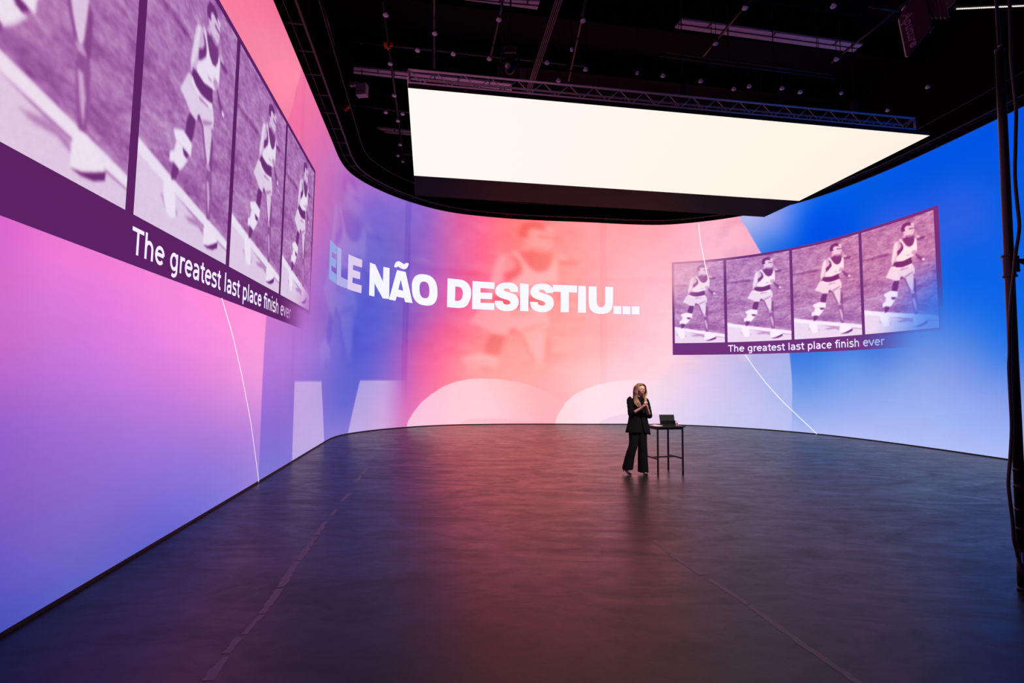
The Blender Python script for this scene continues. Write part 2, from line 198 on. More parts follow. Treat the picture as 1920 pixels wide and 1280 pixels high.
HEAD = [('E',[[[17.427,5.436],[18.391,5.5],[18.407,5.252],[17.757,5.187],[17.758,5.05],[18.367,5.089],[18.383,4.845],[17.767,4.807],[17.769,4.664],[18.459,4.692],
[18.487,4.426],[17.482,4.382]]],(150,166,228)),('L',[[[18.455,5.498],[18.881,5.542],[18.94,4.719],[19.439,4.72],[19.446,4.454],[18.518,4.419]]],(176,174,
230)),('E',[[[19.443,5.524],[20.208,5.521],[20.208,5.266],[19.737,5.259],[19.732,5.1],[20.126,5.104],[20.129,4.874],[19.736,4.856],[19.732,4.686],[20.223,
4.689],[20.214,4.434],[19.447,4.445]]],(222,205,240)),('N',[[[20.589,5.516],[20.844,5.5],[21.222,4.995],[21.226,5.5],[21.507,5.508],[21.527,4.437],[21.241,
4.419],[20.838,4.869],[20.849,4.423],[20.592,4.429]]],(244,243,250)),('A',[[[21.842,5.5],[22.221,5.498],[22.557,4.421],[22.229,4.418],[22.186,4.555],[21.855,
4.566],[21.813,4.413],[21.52,4.418]],[[22.017,5.188],[22.139,4.809],[21.924,4.826]]],(247,247,251)),('~',[[[21.72,5.588],[21.716,5.62],[21.727,5.666],[21.744,
5.708],[21.764,5.741],[21.79,5.769],[21.82,5.792],[21.854,5.808],[21.891,5.819],[21.929,5.822],[21.969,5.817],[22.009,5.805],[22.048,5.793],[22.087,5.781],
[22.126,5.769],[22.158,5.765],[22.177,5.777],[22.19,5.797],[22.211,5.813],[22.256,5.826],[22.309,5.835],[22.343,5.827],[22.344,5.793],[22.326,5.743],[22.304,
5.698],[22.284,5.664],[22.259,5.635],[22.229,5.611],[22.195,5.594],[22.155,5.583],[22.114,5.579],[22.068,5.582],[22.02,5.592],[21.976,5.602],[21.938,5.616],
[21.905,5.632],[21.877,5.638],[21.859,5.628],[21.846,5.609],[21.827,5.595],[21.791,5.585],[21.748,5.579]]],(247,247,251)),('O',[[[23.602,4.975],[23.606,
4.873],[23.602,4.799],[23.593,4.734],[23.578,4.676],[23.558,4.623],[23.532,4.576],[23.501,4.534],[23.464,4.497],[23.422,4.466],[23.375,4.44],[23.322,4.42],
[23.263,4.406],[23.195,4.397],[23.101,4.393],[23.006,4.395],[22.935,4.403],[22.873,4.416],[22.816,4.435],[22.765,4.46],[22.717,4.489],[22.675,4.524],[22.637,
4.564],[22.604,4.609],[22.575,4.659],[22.552,4.714],[22.533,4.776],[22.52,4.847],[22.51,4.944],[22.506,5.041],[22.509,5.112],[22.519,5.176],[22.534,5.233],
[22.555,5.285],[22.582,5.333],[22.614,5.376],[22.652,5.414],[22.695,5.447],[22.744,5.475],[22.798,5.498],[22.859,5.516],[22.928,5.528],[23.024,5.536],[23.119,
5.538],[23.189,5.532],[23.251,5.52],[23.306,5.502],[23.357,5.478],[23.403,5.449],[23.445,5.413],[23.482,5.372],[23.514,5.325],[23.541,5.273],[23.563,5.214],
[23.58,5.149],[23.593,5.076]],[[23.266,4.969],[23.269,4.916],[23.268,4.876],[23.265,4.842],[23.259,4.811],[23.252,4.782],[23.242,4.757],[23.23,4.734],[23.216,
4.714],[23.2,4.697],[23.181,4.683],[23.161,4.672],[23.138,4.664],[23.111,4.659],[23.074,4.657],[23.037,4.657],[23.01,4.661],[22.986,4.668],[22.964,4.678],
[22.943,4.692],[22.925,4.708],[22.908,4.727],[22.893,4.748],[22.88,4.773],[22.868,4.8],[22.859,4.831],[22.851,4.864],[22.846,4.903],[22.841,4.956],[22.838,
5.008],[22.839,5.047],[22.842,5.082],[22.848,5.113],[22.855,5.141],[22.865,5.166],[22.878,5.189],[22.892,5.209],[22.908,5.226],[22.927,5.241],[22.948,5.253],
[22.971,5.261],[22.998,5.267],[23.035,5.27],[23.072,5.27],[23.099,5.267],[23.123,5.26],[23.145,5.25],[23.166,5.237],[23.184,5.221],[23.201,5.202],[23.215,
5.18],[23.228,5.155],[23.24,5.128],[23.249,5.097],[23.256,5.062],[23.262,5.023]]],(248,248,252)),('D',[[[24.009,5.512],[24.401,5.515],[24.46,5.512],[24.519,
5.51],[24.577,5.505],[24.631,5.493],[24.68,5.475],[24.727,5.452],[24.77,5.425],[24.808,5.393],[24.842,5.357],[24.871,5.317],[24.896,5.274],[24.917,5.228],
[24.933,5.18],[24.945,5.129],[24.952,5.077],[24.955,5.023],[24.954,4.968],[24.948,4.91],[24.938,4.853],[24.924,4.797],[24.906,4.741],[24.884,4.685],[24.858,
4.632],[24.83,4.585],[24.799,4.545],[24.765,4.51],[24.727,4.481],[24.685,4.456],[24.637,4.44],[24.584,4.429],[24.529,4.422],[24.475,4.413],[24.008,4.417]],
[[24.325,5.235],[24.406,5.235],[24.439,5.228],[24.472,5.223],[24.503,5.215],[24.53,5.204],[24.553,5.187],[24.572,5.168],[24.589,5.145],[24.602,5.12],[24.614,
5.09],[24.622,5.056],[24.627,5.021],[24.63,4.984],[24.628,4.946],[24.623,4.904],[24.615,4.864],[24.604,4.828],[24.59,4.796],[24.573,4.767],[24.554,4.742],
[24.533,4.72],[24.509,4.706],[24.482,4.696],[24.455,4.688],[24.428,4.679],[24.322,4.682]]],(248,248,252)),('E',[[[25.003,5.493],[25.871,5.485],[25.875,
5.233],[25.32,5.243],[25.323,5.063],[25.792,5.071],[25.788,4.826],[25.327,4.82],[25.33,4.664],[25.883,4.674],[25.879,4.412],[25.001,4.405]]],(248,248,252)),
('S',[[[26.82,5.164],[26.816,5.211],[26.812,5.26],[26.806,5.306],[26.794,5.347],[26.773,5.382],[26.746,5.413],[26.716,5.44],[26.682,5.463],[26.646,5.48],
[26.606,5.493],[26.564,5.502],[26.522,5.508],[26.479,5.513],[26.436,5.515],[26.391,5.514],[26.344,5.511],[26.292,5.504],[26.236,5.495],[26.181,5.482],[26.131,
5.464],[26.085,5.44],[26.042,5.411],[26.004,5.378],[25.973,5.343],[25.948,5.306],[25.93,5.265],[25.917,5.223],[25.911,5.182],[25.911,5.141],[25.919,5.1],
[25.931,5.061],[25.949,5.026],[25.971,4.997],[25.999,4.971],[26.031,4.948],[26.067,4.927],[26.108,4.909],[26.154,4.893],[26.201,4.879],[26.245,4.866],[26.288,
4.855],[26.331,4.846],[26.371,4.837],[26.405,4.827],[26.434,4.816],[26.459,4.804],[26.479,4.791],[26.495,4.778],[26.506,4.764],[26.514,4.749],[26.517,4.734],
[26.517,4.719],[26.513,4.705],[26.505,4.69],[26.494,4.676],[26.478,4.665],[26.458,4.656],[26.434,4.648],[26.407,4.642],[26.379,4.64],[26.35,4.642],[26.319,
4.646],[26.29,4.654],[26.266,4.663],[26.248,4.676],[26.234,4.692],[26.224,4.709],[26.215,4.724],[26.21,4.738],[26.207,4.751],[26.206,4.763],[26.204,4.776],
[25.892,4.772],[25.897,4.734],[25.902,4.696],[25.908,4.659],[25.919,4.623],[25.934,4.589],[25.952,4.557],[25.974,4.526],[26.002,4.498],[26.035,4.473],[26.074,
4.45],[26.117,4.43],[26.162,4.414],[26.212,4.402],[26.266,4.394],[26.321,4.389],[26.375,4.388],[26.429,4.389],[26.484,4.394],[26.537,4.403],[26.587,4.416],
[26.635,4.435],[26.68,4.459],[26.721,4.487],[26.756,4.517],[26.785,4.549],[26.808,4.584],[26.826,4.621],[26.84,4.66],[26.848,4.703],[26.852,4.748],[26.851,
4.794],[26.845,4.837],[26.835,4.877],[26.82,4.917],[26.8,4.953],[26.776,4.986],[26.747,5.013],[26.713,5.037],[26.674,5.057],[26.633,5.076],[26.587,5.092],
[26.535,5.107],[26.484,5.119],[26.437,5.131],[26.396,5.141],[26.357,5.149],[26.322,5.157],[26.295,5.166],[26.275,5.178],[26.261,5.191],[26.252,5.204],[26.248,
5.217],[26.248,5.229],[26.252,5.241],[26.262,5.252],[26.276,5.261],[26.297,5.269],[26.324,5.276],[26.354,5.28],[26.382,5.28],[26.411,5.274],[26.44,5.264],
[26.468,5.251],[26.489,5.235],[26.503,5.217],[26.512,5.196],[26.518,5.174],[26.526,5.152]]],(248,248,252)),('I',[[[26.895,5.5],[27.24,5.488],[27.235,4.408],
[26.906,4.416]]],(248,248,252)),('S',[[[28.221,5.167],[28.216,5.214],[28.213,5.263],[28.207,5.31],[28.195,5.351],[28.175,5.387],[28.148,5.419],[28.118,
5.446],[28.085,5.469],[28.049,5.487],[28.01,5.501],[27.968,5.511],[27.926,5.518],[27.884,5.523],[27.841,5.526],[27.797,5.526],[27.75,5.523],[27.699,5.517],
[27.643,5.509],[27.589,5.497],[27.539,5.48],[27.494,5.457],[27.451,5.428],[27.414,5.396],[27.382,5.361],[27.358,5.324],[27.339,5.283],[27.327,5.241],[27.321,
5.199],[27.321,5.158],[27.328,5.116],[27.34,5.077],[27.357,5.041],[27.379,5.011],[27.406,4.984],[27.438,4.96],[27.473,4.938],[27.514,4.919],[27.559,4.902],
[27.605,4.887],[27.649,4.873],[27.692,4.861],[27.734,4.851],[27.773,4.842],[27.808,4.831],[27.836,4.82],[27.86,4.807],[27.88,4.794],[27.896,4.781],[27.907,
4.766],[27.914,4.751],[27.918,4.736],[27.917,4.721],[27.913,4.706],[27.906,4.692],[27.894,4.678],[27.879,4.667],[27.859,4.658],[27.835,4.65],[27.808,4.645],
[27.781,4.643],[27.752,4.645],[27.722,4.65],[27.692,4.658],[27.668,4.668],[27.651,4.681],[27.637,4.697],[27.627,4.714],[27.619,4.73],[27.613,4.744],[27.611,
4.757],[27.61,4.77],[27.608,4.783],[27.3,4.784],[27.305,4.746],[27.309,4.707],[27.315,4.669],[27.325,4.633],[27.34,4.599],[27.358,4.565],[27.38,4.534],
[27.407,4.505],[27.44,4.479],[27.478,4.455],[27.52,4.434],[27.565,4.418],[27.614,4.405],[27.667,4.396],[27.722,4.39],[27.776,4.388],[27.829,4.389],[27.883,
4.393],[27.936,4.402],[27.986,4.415],[28.033,4.433],[28.078,4.457],[28.119,4.485],[28.154,4.515],[28.183,4.547],[28.206,4.582],[28.224,4.619],[28.238,4.659],
[28.246,4.701],[28.25,4.747],[28.249,4.793],[28.244,4.836],[28.234,4.877],[28.219,4.917],[28.2,4.954],[28.176,4.987],[28.147,5.015],[28.113,5.039],[28.075,
5.06],[28.035,5.08],[27.989,5.097],[27.938,5.112],[27.887,5.125],[27.841,5.138],[27.8,5.148],[27.761,5.157],[27.727,5.166],[27.7,5.176],[27.68,5.188],[27.666,
5.202],[27.658,5.215],[27.654,5.228],[27.654,5.24],[27.658,5.252],[27.667,5.263],[27.681,5.271],[27.702,5.279],[27.729,5.286],[27.759,5.29],[27.787,5.289],
[27.815,5.283],[27.844,5.272],[27.871,5.258],[27.893,5.243],[27.907,5.224],[27.915,5.203],[27.921,5.18],[27.929,5.158]]],(248,248,252)),('T',[[[28.208,
5.494],[29.182,5.485],[29.183,5.205],[28.86,5.211],[28.856,4.406],[28.534,4.406],[28.531,5.218],[28.209,5.216]]],(248,248,252)),('I',[[[29.237,5.475],[29.543,
5.473],[29.551,4.404],[29.228,4.407]]],(248,248,252)),('U',[[[29.663,5.47],[29.981,5.469],[29.984,4.852],[29.991,4.816],[29.998,4.779],[30.006,4.745],[30.017,
4.716],[30.032,4.695],[30.051,4.678],[30.071,4.665],[30.09,4.654],[30.108,4.645],[30.125,4.639],[30.144,4.635],[30.163,4.635],[30.186,4.637],[30.21,4.643],
[30.234,4.651],[30.255,4.663],[30.274,4.677],[30.291,4.694],[30.306,4.714],[30.318,4.736],[30.326,4.761],[30.332,4.788],[30.336,4.817],[30.34,4.845],[30.342,
5.474],[30.667,5.475],[30.661,4.819],[30.653,4.773],[30.647,4.727],[30.638,4.682],[30.624,4.638],[30.602,4.593],[30.576,4.549],[30.546,4.508],[30.512,4.473],
[30.475,4.446],[30.434,4.424],[30.391,4.407],[30.347,4.393],[30.303,4.383],[30.258,4.377],[30.212,4.374],[30.163,4.374],[30.109,4.375],[30.053,4.379],[29.996,
4.387],[29.943,4.4],[29.895,4.418],[29.848,4.441],[29.805,4.468],[29.769,4.499],[29.739,4.533],[29.716,4.57],[29.697,4.611],[29.682,4.653],[29.672,4.698],
[29.667,4.746],[29.664,4.794],[29.66,4.842]]],(248,248,252)),('.',[[[30.687,4.704],[31.004,4.706],[31.003,4.393],[30.686,4.392]]],(248,248,252)),('.',[[[31.063,
4.704],[31.379,4.705],[31.377,4.391],[31.062,4.391]]],(248,248,252)),('.',[[[31.438,4.706],[31.752,4.706],[31.75,4.392],[31.436,4.393]]],(248,248,252))]
EDGE = [[13.931,7.946],[13.625,7.478],[13.392,6.938],[13.143,6.56],[12.723,5.31],[12.472,4.08],[12.415,2.764],[12.382,2.292],[12.372,1.633],[12.386,0.849],[12.404,
0.327],[12.423,0.025]]
DISC = [[35.642,7.957],[35.858,7.573],[36.204,6.847],[36.376,6.489],[36.848,4.95],[37.13,3.664],[37.261,2.728],[37.312,1.977],[37.319,1.447],[37.282,0.521],[37.245,
0.031]]
LINES = [[[10.525,2.775],[10.934,2.353],[11.371,1.784],[11.872,1.024],[12.388,0.012]],[[34.116,8.025],[34.127,7.688],[34.162,7.381],[34.194,7.119],[34.353,6.169],
[34.473,5.619]],[[35.708,2.75],[36.071,2.185],[36.45,1.664],[36.964,1.068],[37.589,0.481],[38.114,0.021]]]
LET1 = [[14.419,1.645],[17.034,1.634],[17.314,1.001],[17.701,0.02],[14.473,0.013]]
LET2 = [[20.302,1.645],[20.976,1.646],[21.646,1.648],[22.154,1.65],[22.611,1.653],[22.505,0.228],[22.434,0.02],[21.093,0.022],[19.771,0.005]]
RINGO = [[22.505,0.228],[22.734,0.546],[23.04,0.869],[23.432,1.14],[23.881,1.416],[24.404,1.615],[24.918,1.721],[25.359,1.752],[26.092,1.733],[26.766,1.652],[27.441,
1.476],[27.97,1.265],[28.415,0.969],[28.606,0.786],[28.46,0.419],[28.327,0.015],[26.637,0.005],[25.387,-0.003],[23.934,0.01],[22.434,0.016]]
RINGOI = [[24.581,0.011],[24.683,0.108],[24.943,0.212],[25.383,0.246],[26.217,0.211],[27.473,0.117],[28.335,0.088],[28.315,0.005]]
RINGC = [[28.331,0.015],[28.377,0.212],[28.46,0.419],[28.72,0.824],[29.092,1.158],[29.545,1.383],[30.079,1.577],[30.779,1.71],[31.543,1.761],[32.612,1.73],[33.622,
1.533],[33.602,0.012],[30.881,-0.011]]
RINGCI = [[30.033,0.002],[30.142,0.114],[30.468,0.264],[30.926,0.39],[31.535,0.452],[32.391,0.417],[32.803,0.236],[32.902,0.008]]
DOTS = [[-2.8,10.5],[-1.83,11.08],[-2.33,11.69],[-1.49,11.81],[-3.11,12.22],[-0.36,10.61],[-0.63,11.98],[-0.07,11.61],[-0.17,12.47],[0.67,12.11],[1.47,10.61],
[1.34,11.62],[1.78,12.37],[3.12,12.52],[1.14,12.86],[-3.8,14.57],[-3.32,14.65],[-3.34,13.66],[-3.55,15.06],[-3.83,16.66],[-4.1,17.53],[-4.03,18.01],[6.6,
10.1],[4.8,10.18],[4.64,11.32],[7.77,11.85],[3.8,12.6],[4.85,12.82],[5.86,13.16],[6.21,13.03],[7.12,13.11],[8.84,13.33],[10.89,12.97],[10.7,14.15],[7.7,
13.28]]
PIPES = [[[-2.77,10.14],[-4.01,18.1]],[[-1.64,9.69],[-2.05,12.42]],[[-0.24,9.95],[-0.6,11.92]],[[1.44,10.39],[1.41,12.93]],[[4.82,10.03],[4.54,11.87]],[[7.94,10.78],
[7.77,12.02]],[[-4.06,10.16],[-4.28,11.55]],[[-4.26,11.49],[1.81,12.39]],[[-4.94,14.3],[-2.79,14.83]],[[-5.17,17.26],[-3.31,17.77]],[[0.83,10.09],[0.27,
13.72]],[[0.87,10.09],[0.31,13.72]],[[0.92,10.08],[0.35,13.72]],[[0.96,10.08],[0.4,13.71]],[[3.41,11.28],[7.85,12.1]],[[3.39,11.43],[8.0,12.25]]]
BEAMS = {'A':[[-4.57,13.91],[-0.09,14.66],[-0.09,15.0],[-4.67,14.21]],'B':[[-5.13,17.37],[-3.33,17.72],[-3.38,18.04],[-5.22,17.68]],'C':[[-1.32,11.18],[0.56,11.3],
[0.51,11.56],[-1.23,11.27]],'D':[[4.06,11.85],[9.03,12.7],[8.98,13.0],[3.97,12.15]]}
TAPE1 = [[[-3.03,11.55],[-2.97,11.1]],[[-2.76,10.0],[-2.69,9.4]],[[-2.66,9.25],[-2.58,8.73]],[[-2.42,7.86],[-2.37,7.36]],[[-2.3,6.92],[-2.26,6.6]],[[-2.23,6.34],
[-2.14,5.81]],[[-2.13,5.75],[-2.01,5.03]],[[-2.01,4.99],[-1.9,4.4]],[[-1.9,4.37],[-1.82,3.92]],[[-1.82,3.9],[-1.8,3.61]],[[-1.8,3.57],[-1.78,3.37]],[[-1.77,
3.33],[-1.73,3.08]]]
TAPE2 = [[[1.58,5.77],[1.62,5.34]],[[1.62,5.3],[1.74,4.77]],[[1.77,4.67],[1.88,4.17]],[[1.88,4.16],[1.98,3.49]],[[1.98,3.49],[2.05,3.12]]]

# ------------------------------------------------------------------ helpers
R = math.radians
COL = scene.collection

def lin(c):
    c = np.asarray(c, float) / 255.0
    return np.where(c <= 0.04045, c / 12.92, ((c + 0.055) / 1.055) ** 2.4)

def tag(o, label=None, cat=None, group=None, kind=None):
    if label: o['label'] = label
    if cat: o['category'] = cat
    if group: o['group'] = group
    if kind: o['kind'] = kind
    return o

def empty(name, loc=(0, 0, 0), rz=0.0, parent=None):
    o = bpy.data.objects.new(name, None); o.empty_display_size = 0.1
    o.location = loc; o.rotation_euler.z = rz; COL.objects.link(o)
    if parent: o.parent = parent
    return o

def link(name, me, mat=None, parent=None, smooth=False):
    o = bpy.data.objects.new(name, me); COL.objects.link(o)
    if mat is not None: me.materials.append(mat)
    if parent: o.parent = parent
    if smooth:
        me.polygons.foreach_set('use_smooth', [True] * len(me.polygons))
    return o

class MB:
    """collects shapes, then links them as one mesh object"""
    def __init__(s): s.v = []; s.f = []
    def add(s, V, F):
        b = len(s.v); s.v += [tuple(p) for p in V]; s.f += [tuple(i + b for i in f) for f in F]; return s
    def box(s, c, d, rz=0.0, M=None):
        V = []
        for x in (-.5, .5):
            for y in (-.5, .5):
                for z in (-.5, .5):
                    p = Vector((x * d[0], y * d[1], z * d[2]))
                    if M is not None: p = M @ p
                    if rz: p = Matrix.Rotation(rz, 3, 'Z') @ p
                    V.append(p + Vector(c))
        return s.add(V, [(0, 1, 3, 2), (4, 6, 7, 5), (0, 4, 5, 1), (2, 3, 7, 6), (0, 2, 6, 4), (1, 5, 7, 3)])
    def tube(s, path, rad, n=10, cap=True, flat=1.0):
        P = [Vector(p) for p in path]; N = len(P)
        rr = rad if isinstance(rad, (list, tuple)) else [rad] * N
        V = []; F = []; ref = None
        for i in range(N):
            t = (P[min(i + 1, N - 1)] - P[max(i - 1, 0)])
            t = t.normalized() if t.length > 1e-9 else Vector((0, 0, 1))
            if ref is None:
                a = Vector((0, 0, 1)) if abs(t.z) < .9 else Vector((1, 0, 0)); ref = t.cross(a).normalized()
            ref = (ref - t * ref.dot(t)).normalized(); w = t.cross(ref)
            for k in range(n):
                a = 2 * math.pi * k / n
                V.append(P[i] + (ref * math.cos(a) + w * math.sin(a) * flat) * rr[i])
        for i in range(N - 1):
            for k in range(n):
                F.append((i * n + k, i * n + (k + 1) % n, (i + 1) * n + (k + 1) % n, (i + 1) * n + k))
        if cap:
            F.append(tuple(range(n))[::-1]); F.append(tuple((N - 1) * n + k for k in range(n)))
        return s.add(V, F)
    def loft(s, secs, n=24, cap=True, e=2.0):
        """secs: (centre, half width x, half depth y, rz)"""
        V = []; F = []
        for c, a, b, rz in secs:
            for k in range(n):
                t = 2 * math.pi * k / n; ct, st = math.cos(t), math.sin(t)
                x = math.copysign(abs(ct) ** (2 / e), ct) * a; y = math.copysign(abs(st) ** (2 / e), st) * b
                V.append((c[0] + x * math.cos(rz) - y * math.sin(rz), c[1] + x * math.sin(rz) + y * math.cos(rz), c[2]))
        for i in range(len(secs) - 1):
            for k in range(n):
                F.append((i * n + k, i * n + (k + 1) % n, (i + 1) * n + (k + 1) % n, (i + 1) * n + k))
        if cap:
            F.append(tuple(range(n))[::-1]); F.append(tuple((len(secs) - 1) * n + k for k in range(n)))
        return s.add(V, F)
    def ball(s, c, r, nu=16, nv=10, v0=0.0, v1=1.0, M=None):
        r = r if isinstance(r, (tuple, list)) else (r, r, r); V = []; F = []
        for j in range(nv + 1):
            th = math.pi * (v0 + (v1 - v0) * j / nv)
            for k in range(nu):
                ph = 2 * math.pi * k / nu
                p = Vector((r[0] * math.sin(th) * math.cos(ph), r[1] * math.sin(th) * math.sin(ph), r[2] * math.cos(th)))
                if M is not None: p = M @ p
                V.append(p + Vector(c))
        for j in range(nv):
            for k in range(nu):
                F.append((j * nu + k, (j + 1) * nu + k, (j + 1) * nu + (k + 1) % nu, j * nu + (k + 1) % nu))
        return s.add(V, F)
    def prism(s, poly, ext):
        """closed polygon of 3D points pushed along ext"""
        n = len(poly); ext = Vector(ext)
        V = [Vector(p) for p in poly] + [Vector(p) + ext for p in poly]
        F = [tuple(range(n)), tuple(range(2 * n - 1, n - 1, -1))] + [(i, n + i, n + (i + 1) % n, (i + 1) % n) for i in range(n)]
        return s.add(V, F)
    def build(s, name, mat, parent=None, smooth=False, bevel=0.0):
        me = bpy.data.meshes.new(name); me.from_pydata(s.v, [], s.f)
        bm = bmesh.new(); bm.from_mesh(me)
        bmesh.ops.recalc_face_normals(bm, faces=bm.faces); bm.to_mesh(me); bm.free()
        o = link(name, me, mat, parent, smooth)
        if bevel:
            m = o.modifiers.new('bevel', 'BEVEL'); m.width = bevel; m.segments = 2; m.limit_method = 'ANGLE'
        return o

# ------------------------------------------------------------------ materials
def mat(name, col, rough=0.5, metal=0.0, spec=0.5, bump=0.0, bscale=40.0, var=0.0, alpha=1.0, trans=0.0, sheen=0.0):
    m = bpy.data.materials.new(name); m.use_nodes = True; nt = m.node_tree; b = nt.nodes['Principled BSDF']
    c = tuple(lin(col)) + (1,)
    b.inputs['Base Color'].default_value = c; b.inputs['Roughness'].default_value = rough
    b.inputs['Metallic'].default_value = metal; b.inputs['Specular IOR Level'].default_value = spec
    b.inputs['Transmission Weight'].default_value = trans; b.inputs['Sheen Weight'].default_value = sheen
    if bump or var:
        tc = nt.nodes.new('ShaderNodeTexCoord'); nz = nt.nodes.new('ShaderNodeTexNoise')
        nz.inputs['Scale'].default_value = bscale; nz.inputs['Detail'].default_value = 4
        nt.links.new(tc.outputs['Object'], nz.inputs['Vector'])
        if bump:
            bp = nt.nodes.new('ShaderNodeBump'); bp.inputs['Strength'].default_value = bump; bp.inputs['Distance'].default_value = 0.01
            nt.links.new(nz.outputs['Fac'], bp.inputs['Height']); nt.links.new(bp.outputs['Normal'], b.inputs['Normal'])
        if var:
            mx = nt.nodes.new('ShaderNodeMix'); mx.data_type = 'RGBA'
            mx.inputs[6].default_value = tuple(x * (1 - var) for x in c[:3]) + (1,); mx.inputs[7].default_value = tuple(min(1, x * (1 + var)) for x in c[:3]) + (1,)
            nt.links.new(nz.outputs['Fac'], mx.inputs[0]); nt.links.new(mx.outputs[2], b.inputs['Base Color'])
    return m

def led_material(name, power, ripple=0.042):
    """light-emitting diode screen: each point shows its own colour of the picture, with faint module to module differences"""
    m = bpy.data.materials.new(name); m.use_nodes = True; nt = m.node_tree; nt.nodes.clear()
    out = nt.nodes.new('ShaderNodeOutputMaterial'); em = nt.nodes.new('ShaderNodeEmission')
    at = nt.nodes.new('ShaderNodeAttribute'); at.attribute_name = 'picture'
    uv = nt.nodes.new('ShaderNodeUVMap'); uv.uv_map = 'wall'
    mp = nt.nodes.new('ShaderNodeMapping'); mp.inputs['Scale'].default_value = (0.6, 9.0, 1.0)
    nz = nt.nodes.new('ShaderNodeTexNoise'); nz.inputs['Scale'].default_value = 1.0; nz.inputs['Detail'].default_value = 5.0; nz.inputs['Roughness'].default_value = 0.7
    mp2 = nt.nodes.new('ShaderNodeMapping'); mp2.inputs['Scale'].default_value = (2.0, 2.0, 1.0)
    wn = nt.nodes.new('ShaderNodeTexWhiteNoise'); wn.noise_dimensions = '2D'
    fl = nt.nodes.new('ShaderNodeVectorMath'); fl.operation = 'FLOOR'
    add = nt.nodes.new('ShaderNodeMath'); add.operation = 'MULTIPLY_ADD'; add.inputs[1].default_value = ripple * 2; add.inputs[2].default_value = power - ripple
    add2 = nt.nodes.new('ShaderNodeMath'); add2.operation = 'MULTIPLY_ADD'; add2.inputs[1].default_value = ripple * .5
    L = nt.links.new
    L(uv.outputs[0], mp.inputs[0]); L(mp.outputs[0], nz.inputs['Vector']); L(nz.outputs['Fac'], add.inputs[0])
    L(uv.outputs[0], mp2.inputs[0]); L(mp2.outputs[0], fl.inputs[0]); L(fl.outputs[0], wn.inputs['Vector'])
    L(wn.outputs['Value'], add2.inputs[0]); L(add.outputs[0], add2.inputs[2])
    L(at.outputs['Color'], em.inputs['Color']); L(add2.outputs[0], em.inputs['Strength']); L(em.outputs[0], out.inputs[0])
    return m

M = dict(
    black_metal=mat('black powder coated metal', (26, 25, 27), 0.42, 0.3, bump=0.05, bscale=200),
    dark_metal=mat('dark painted steel', (40, 35, 38), 0.45, 0.5, var=0.2, bscale=12),
    alu=mat('dull aluminium', (185, 180, 184), 0.45, 0.35, var=0.15, bscale=30),
    black=mat('matt black', (13, 12, 14), 0.8, var=0.3, bscale=6),
    ceiling=mat('black painted ceiling deck', (5, 4, 5), 0.9, spec=0.1, var=0.4, bscale=1.5),
    cabinet=mat('black led cabinet', (10, 10, 11), 0.6, bump=0.1, bscale=60),
    unlit=mat('unlit led tile', (9, 6, 7), 0.55, spec=0.02, var=0.1, bscale=3),
    beam=mat('grey painted beam', (185, 172, 182), 0.7, var=0.3, bscale=3),
    dome=mat('white plastic', (225, 222, 225), 0.6),
    orange=mat('orange painted valve', (200, 80, 30), 0.5, var=0.3, bscale=30),
    fabric=mat('dark plum nylon fabric', (84, 60, 68), 0.7, bump=0.15, bscale=50, sheen=0.2),
    cable=mat('black rubber cable', (16, 15, 17), 0.55, bump=0.1, bscale=90),
    suit=mat('black suiting', (4, 4, 5), 0.9, spec=0.2, bump=0.25, bscale=60),
    top=mat('black knit', (8, 8, 9), 0.85, spec=0.2, bump=0.2, bscale=120),
    skin=mat('skin', (222, 168, 148), 0.5, var=0.06, bscale=25, bump=0.03),
    lip=mat('lip', (165, 80, 80), 0.4), white=mat('eye white', (225, 222, 218), 0.3), iris=mat('dark iris', (40, 28, 22), 0.2),
    brow=mat('eyebrow hair', (95, 68, 48), 0.8),
    leather=mat('black leather', (10, 9, 10), 0.3, bump=0.1, bscale=80),
    glasses=mat('black acetate', (14, 12, 12), 0.25),
    paper=mat('white paper', (228, 222, 224), 0.8, var=0.05, bscale=20),
    tape=mat('worn grey tape residue', (98, 86, 92), 0.5, bump=0.2, bscale=30, var=0.3),
    scuff=mat('dark rubber scuff', (14, 11, 13), 0.65, var=0.4, bscale=8),
    print=mat('light grey printed lettering', (235, 215, 225), 0.6),
    bluetag=mat('blue sticker', (60, 140, 190), 0.5),
    table=mat('dark stained board', (34, 28, 32), 0.4, var=0.2, bscale=10),
    diode=None,
)
def emit(name, col, power):
    m = bpy.data.materials.new(name); m.use_nodes = True; nt = m.node_tree; nt.nodes.clear()
    out = nt.nodes.new('ShaderNodeOutputMaterial'); em = nt.nodes.new('ShaderNodeEmission')
    em.inputs[0].default_value = tuple(lin(col)) + (1,); em.inputs[1].default_value = power
    nt.links.new(em.outputs[0], out.inputs[0]); return m
M['diode'] = emit('lit diode', (255, 240, 236), 1.1)
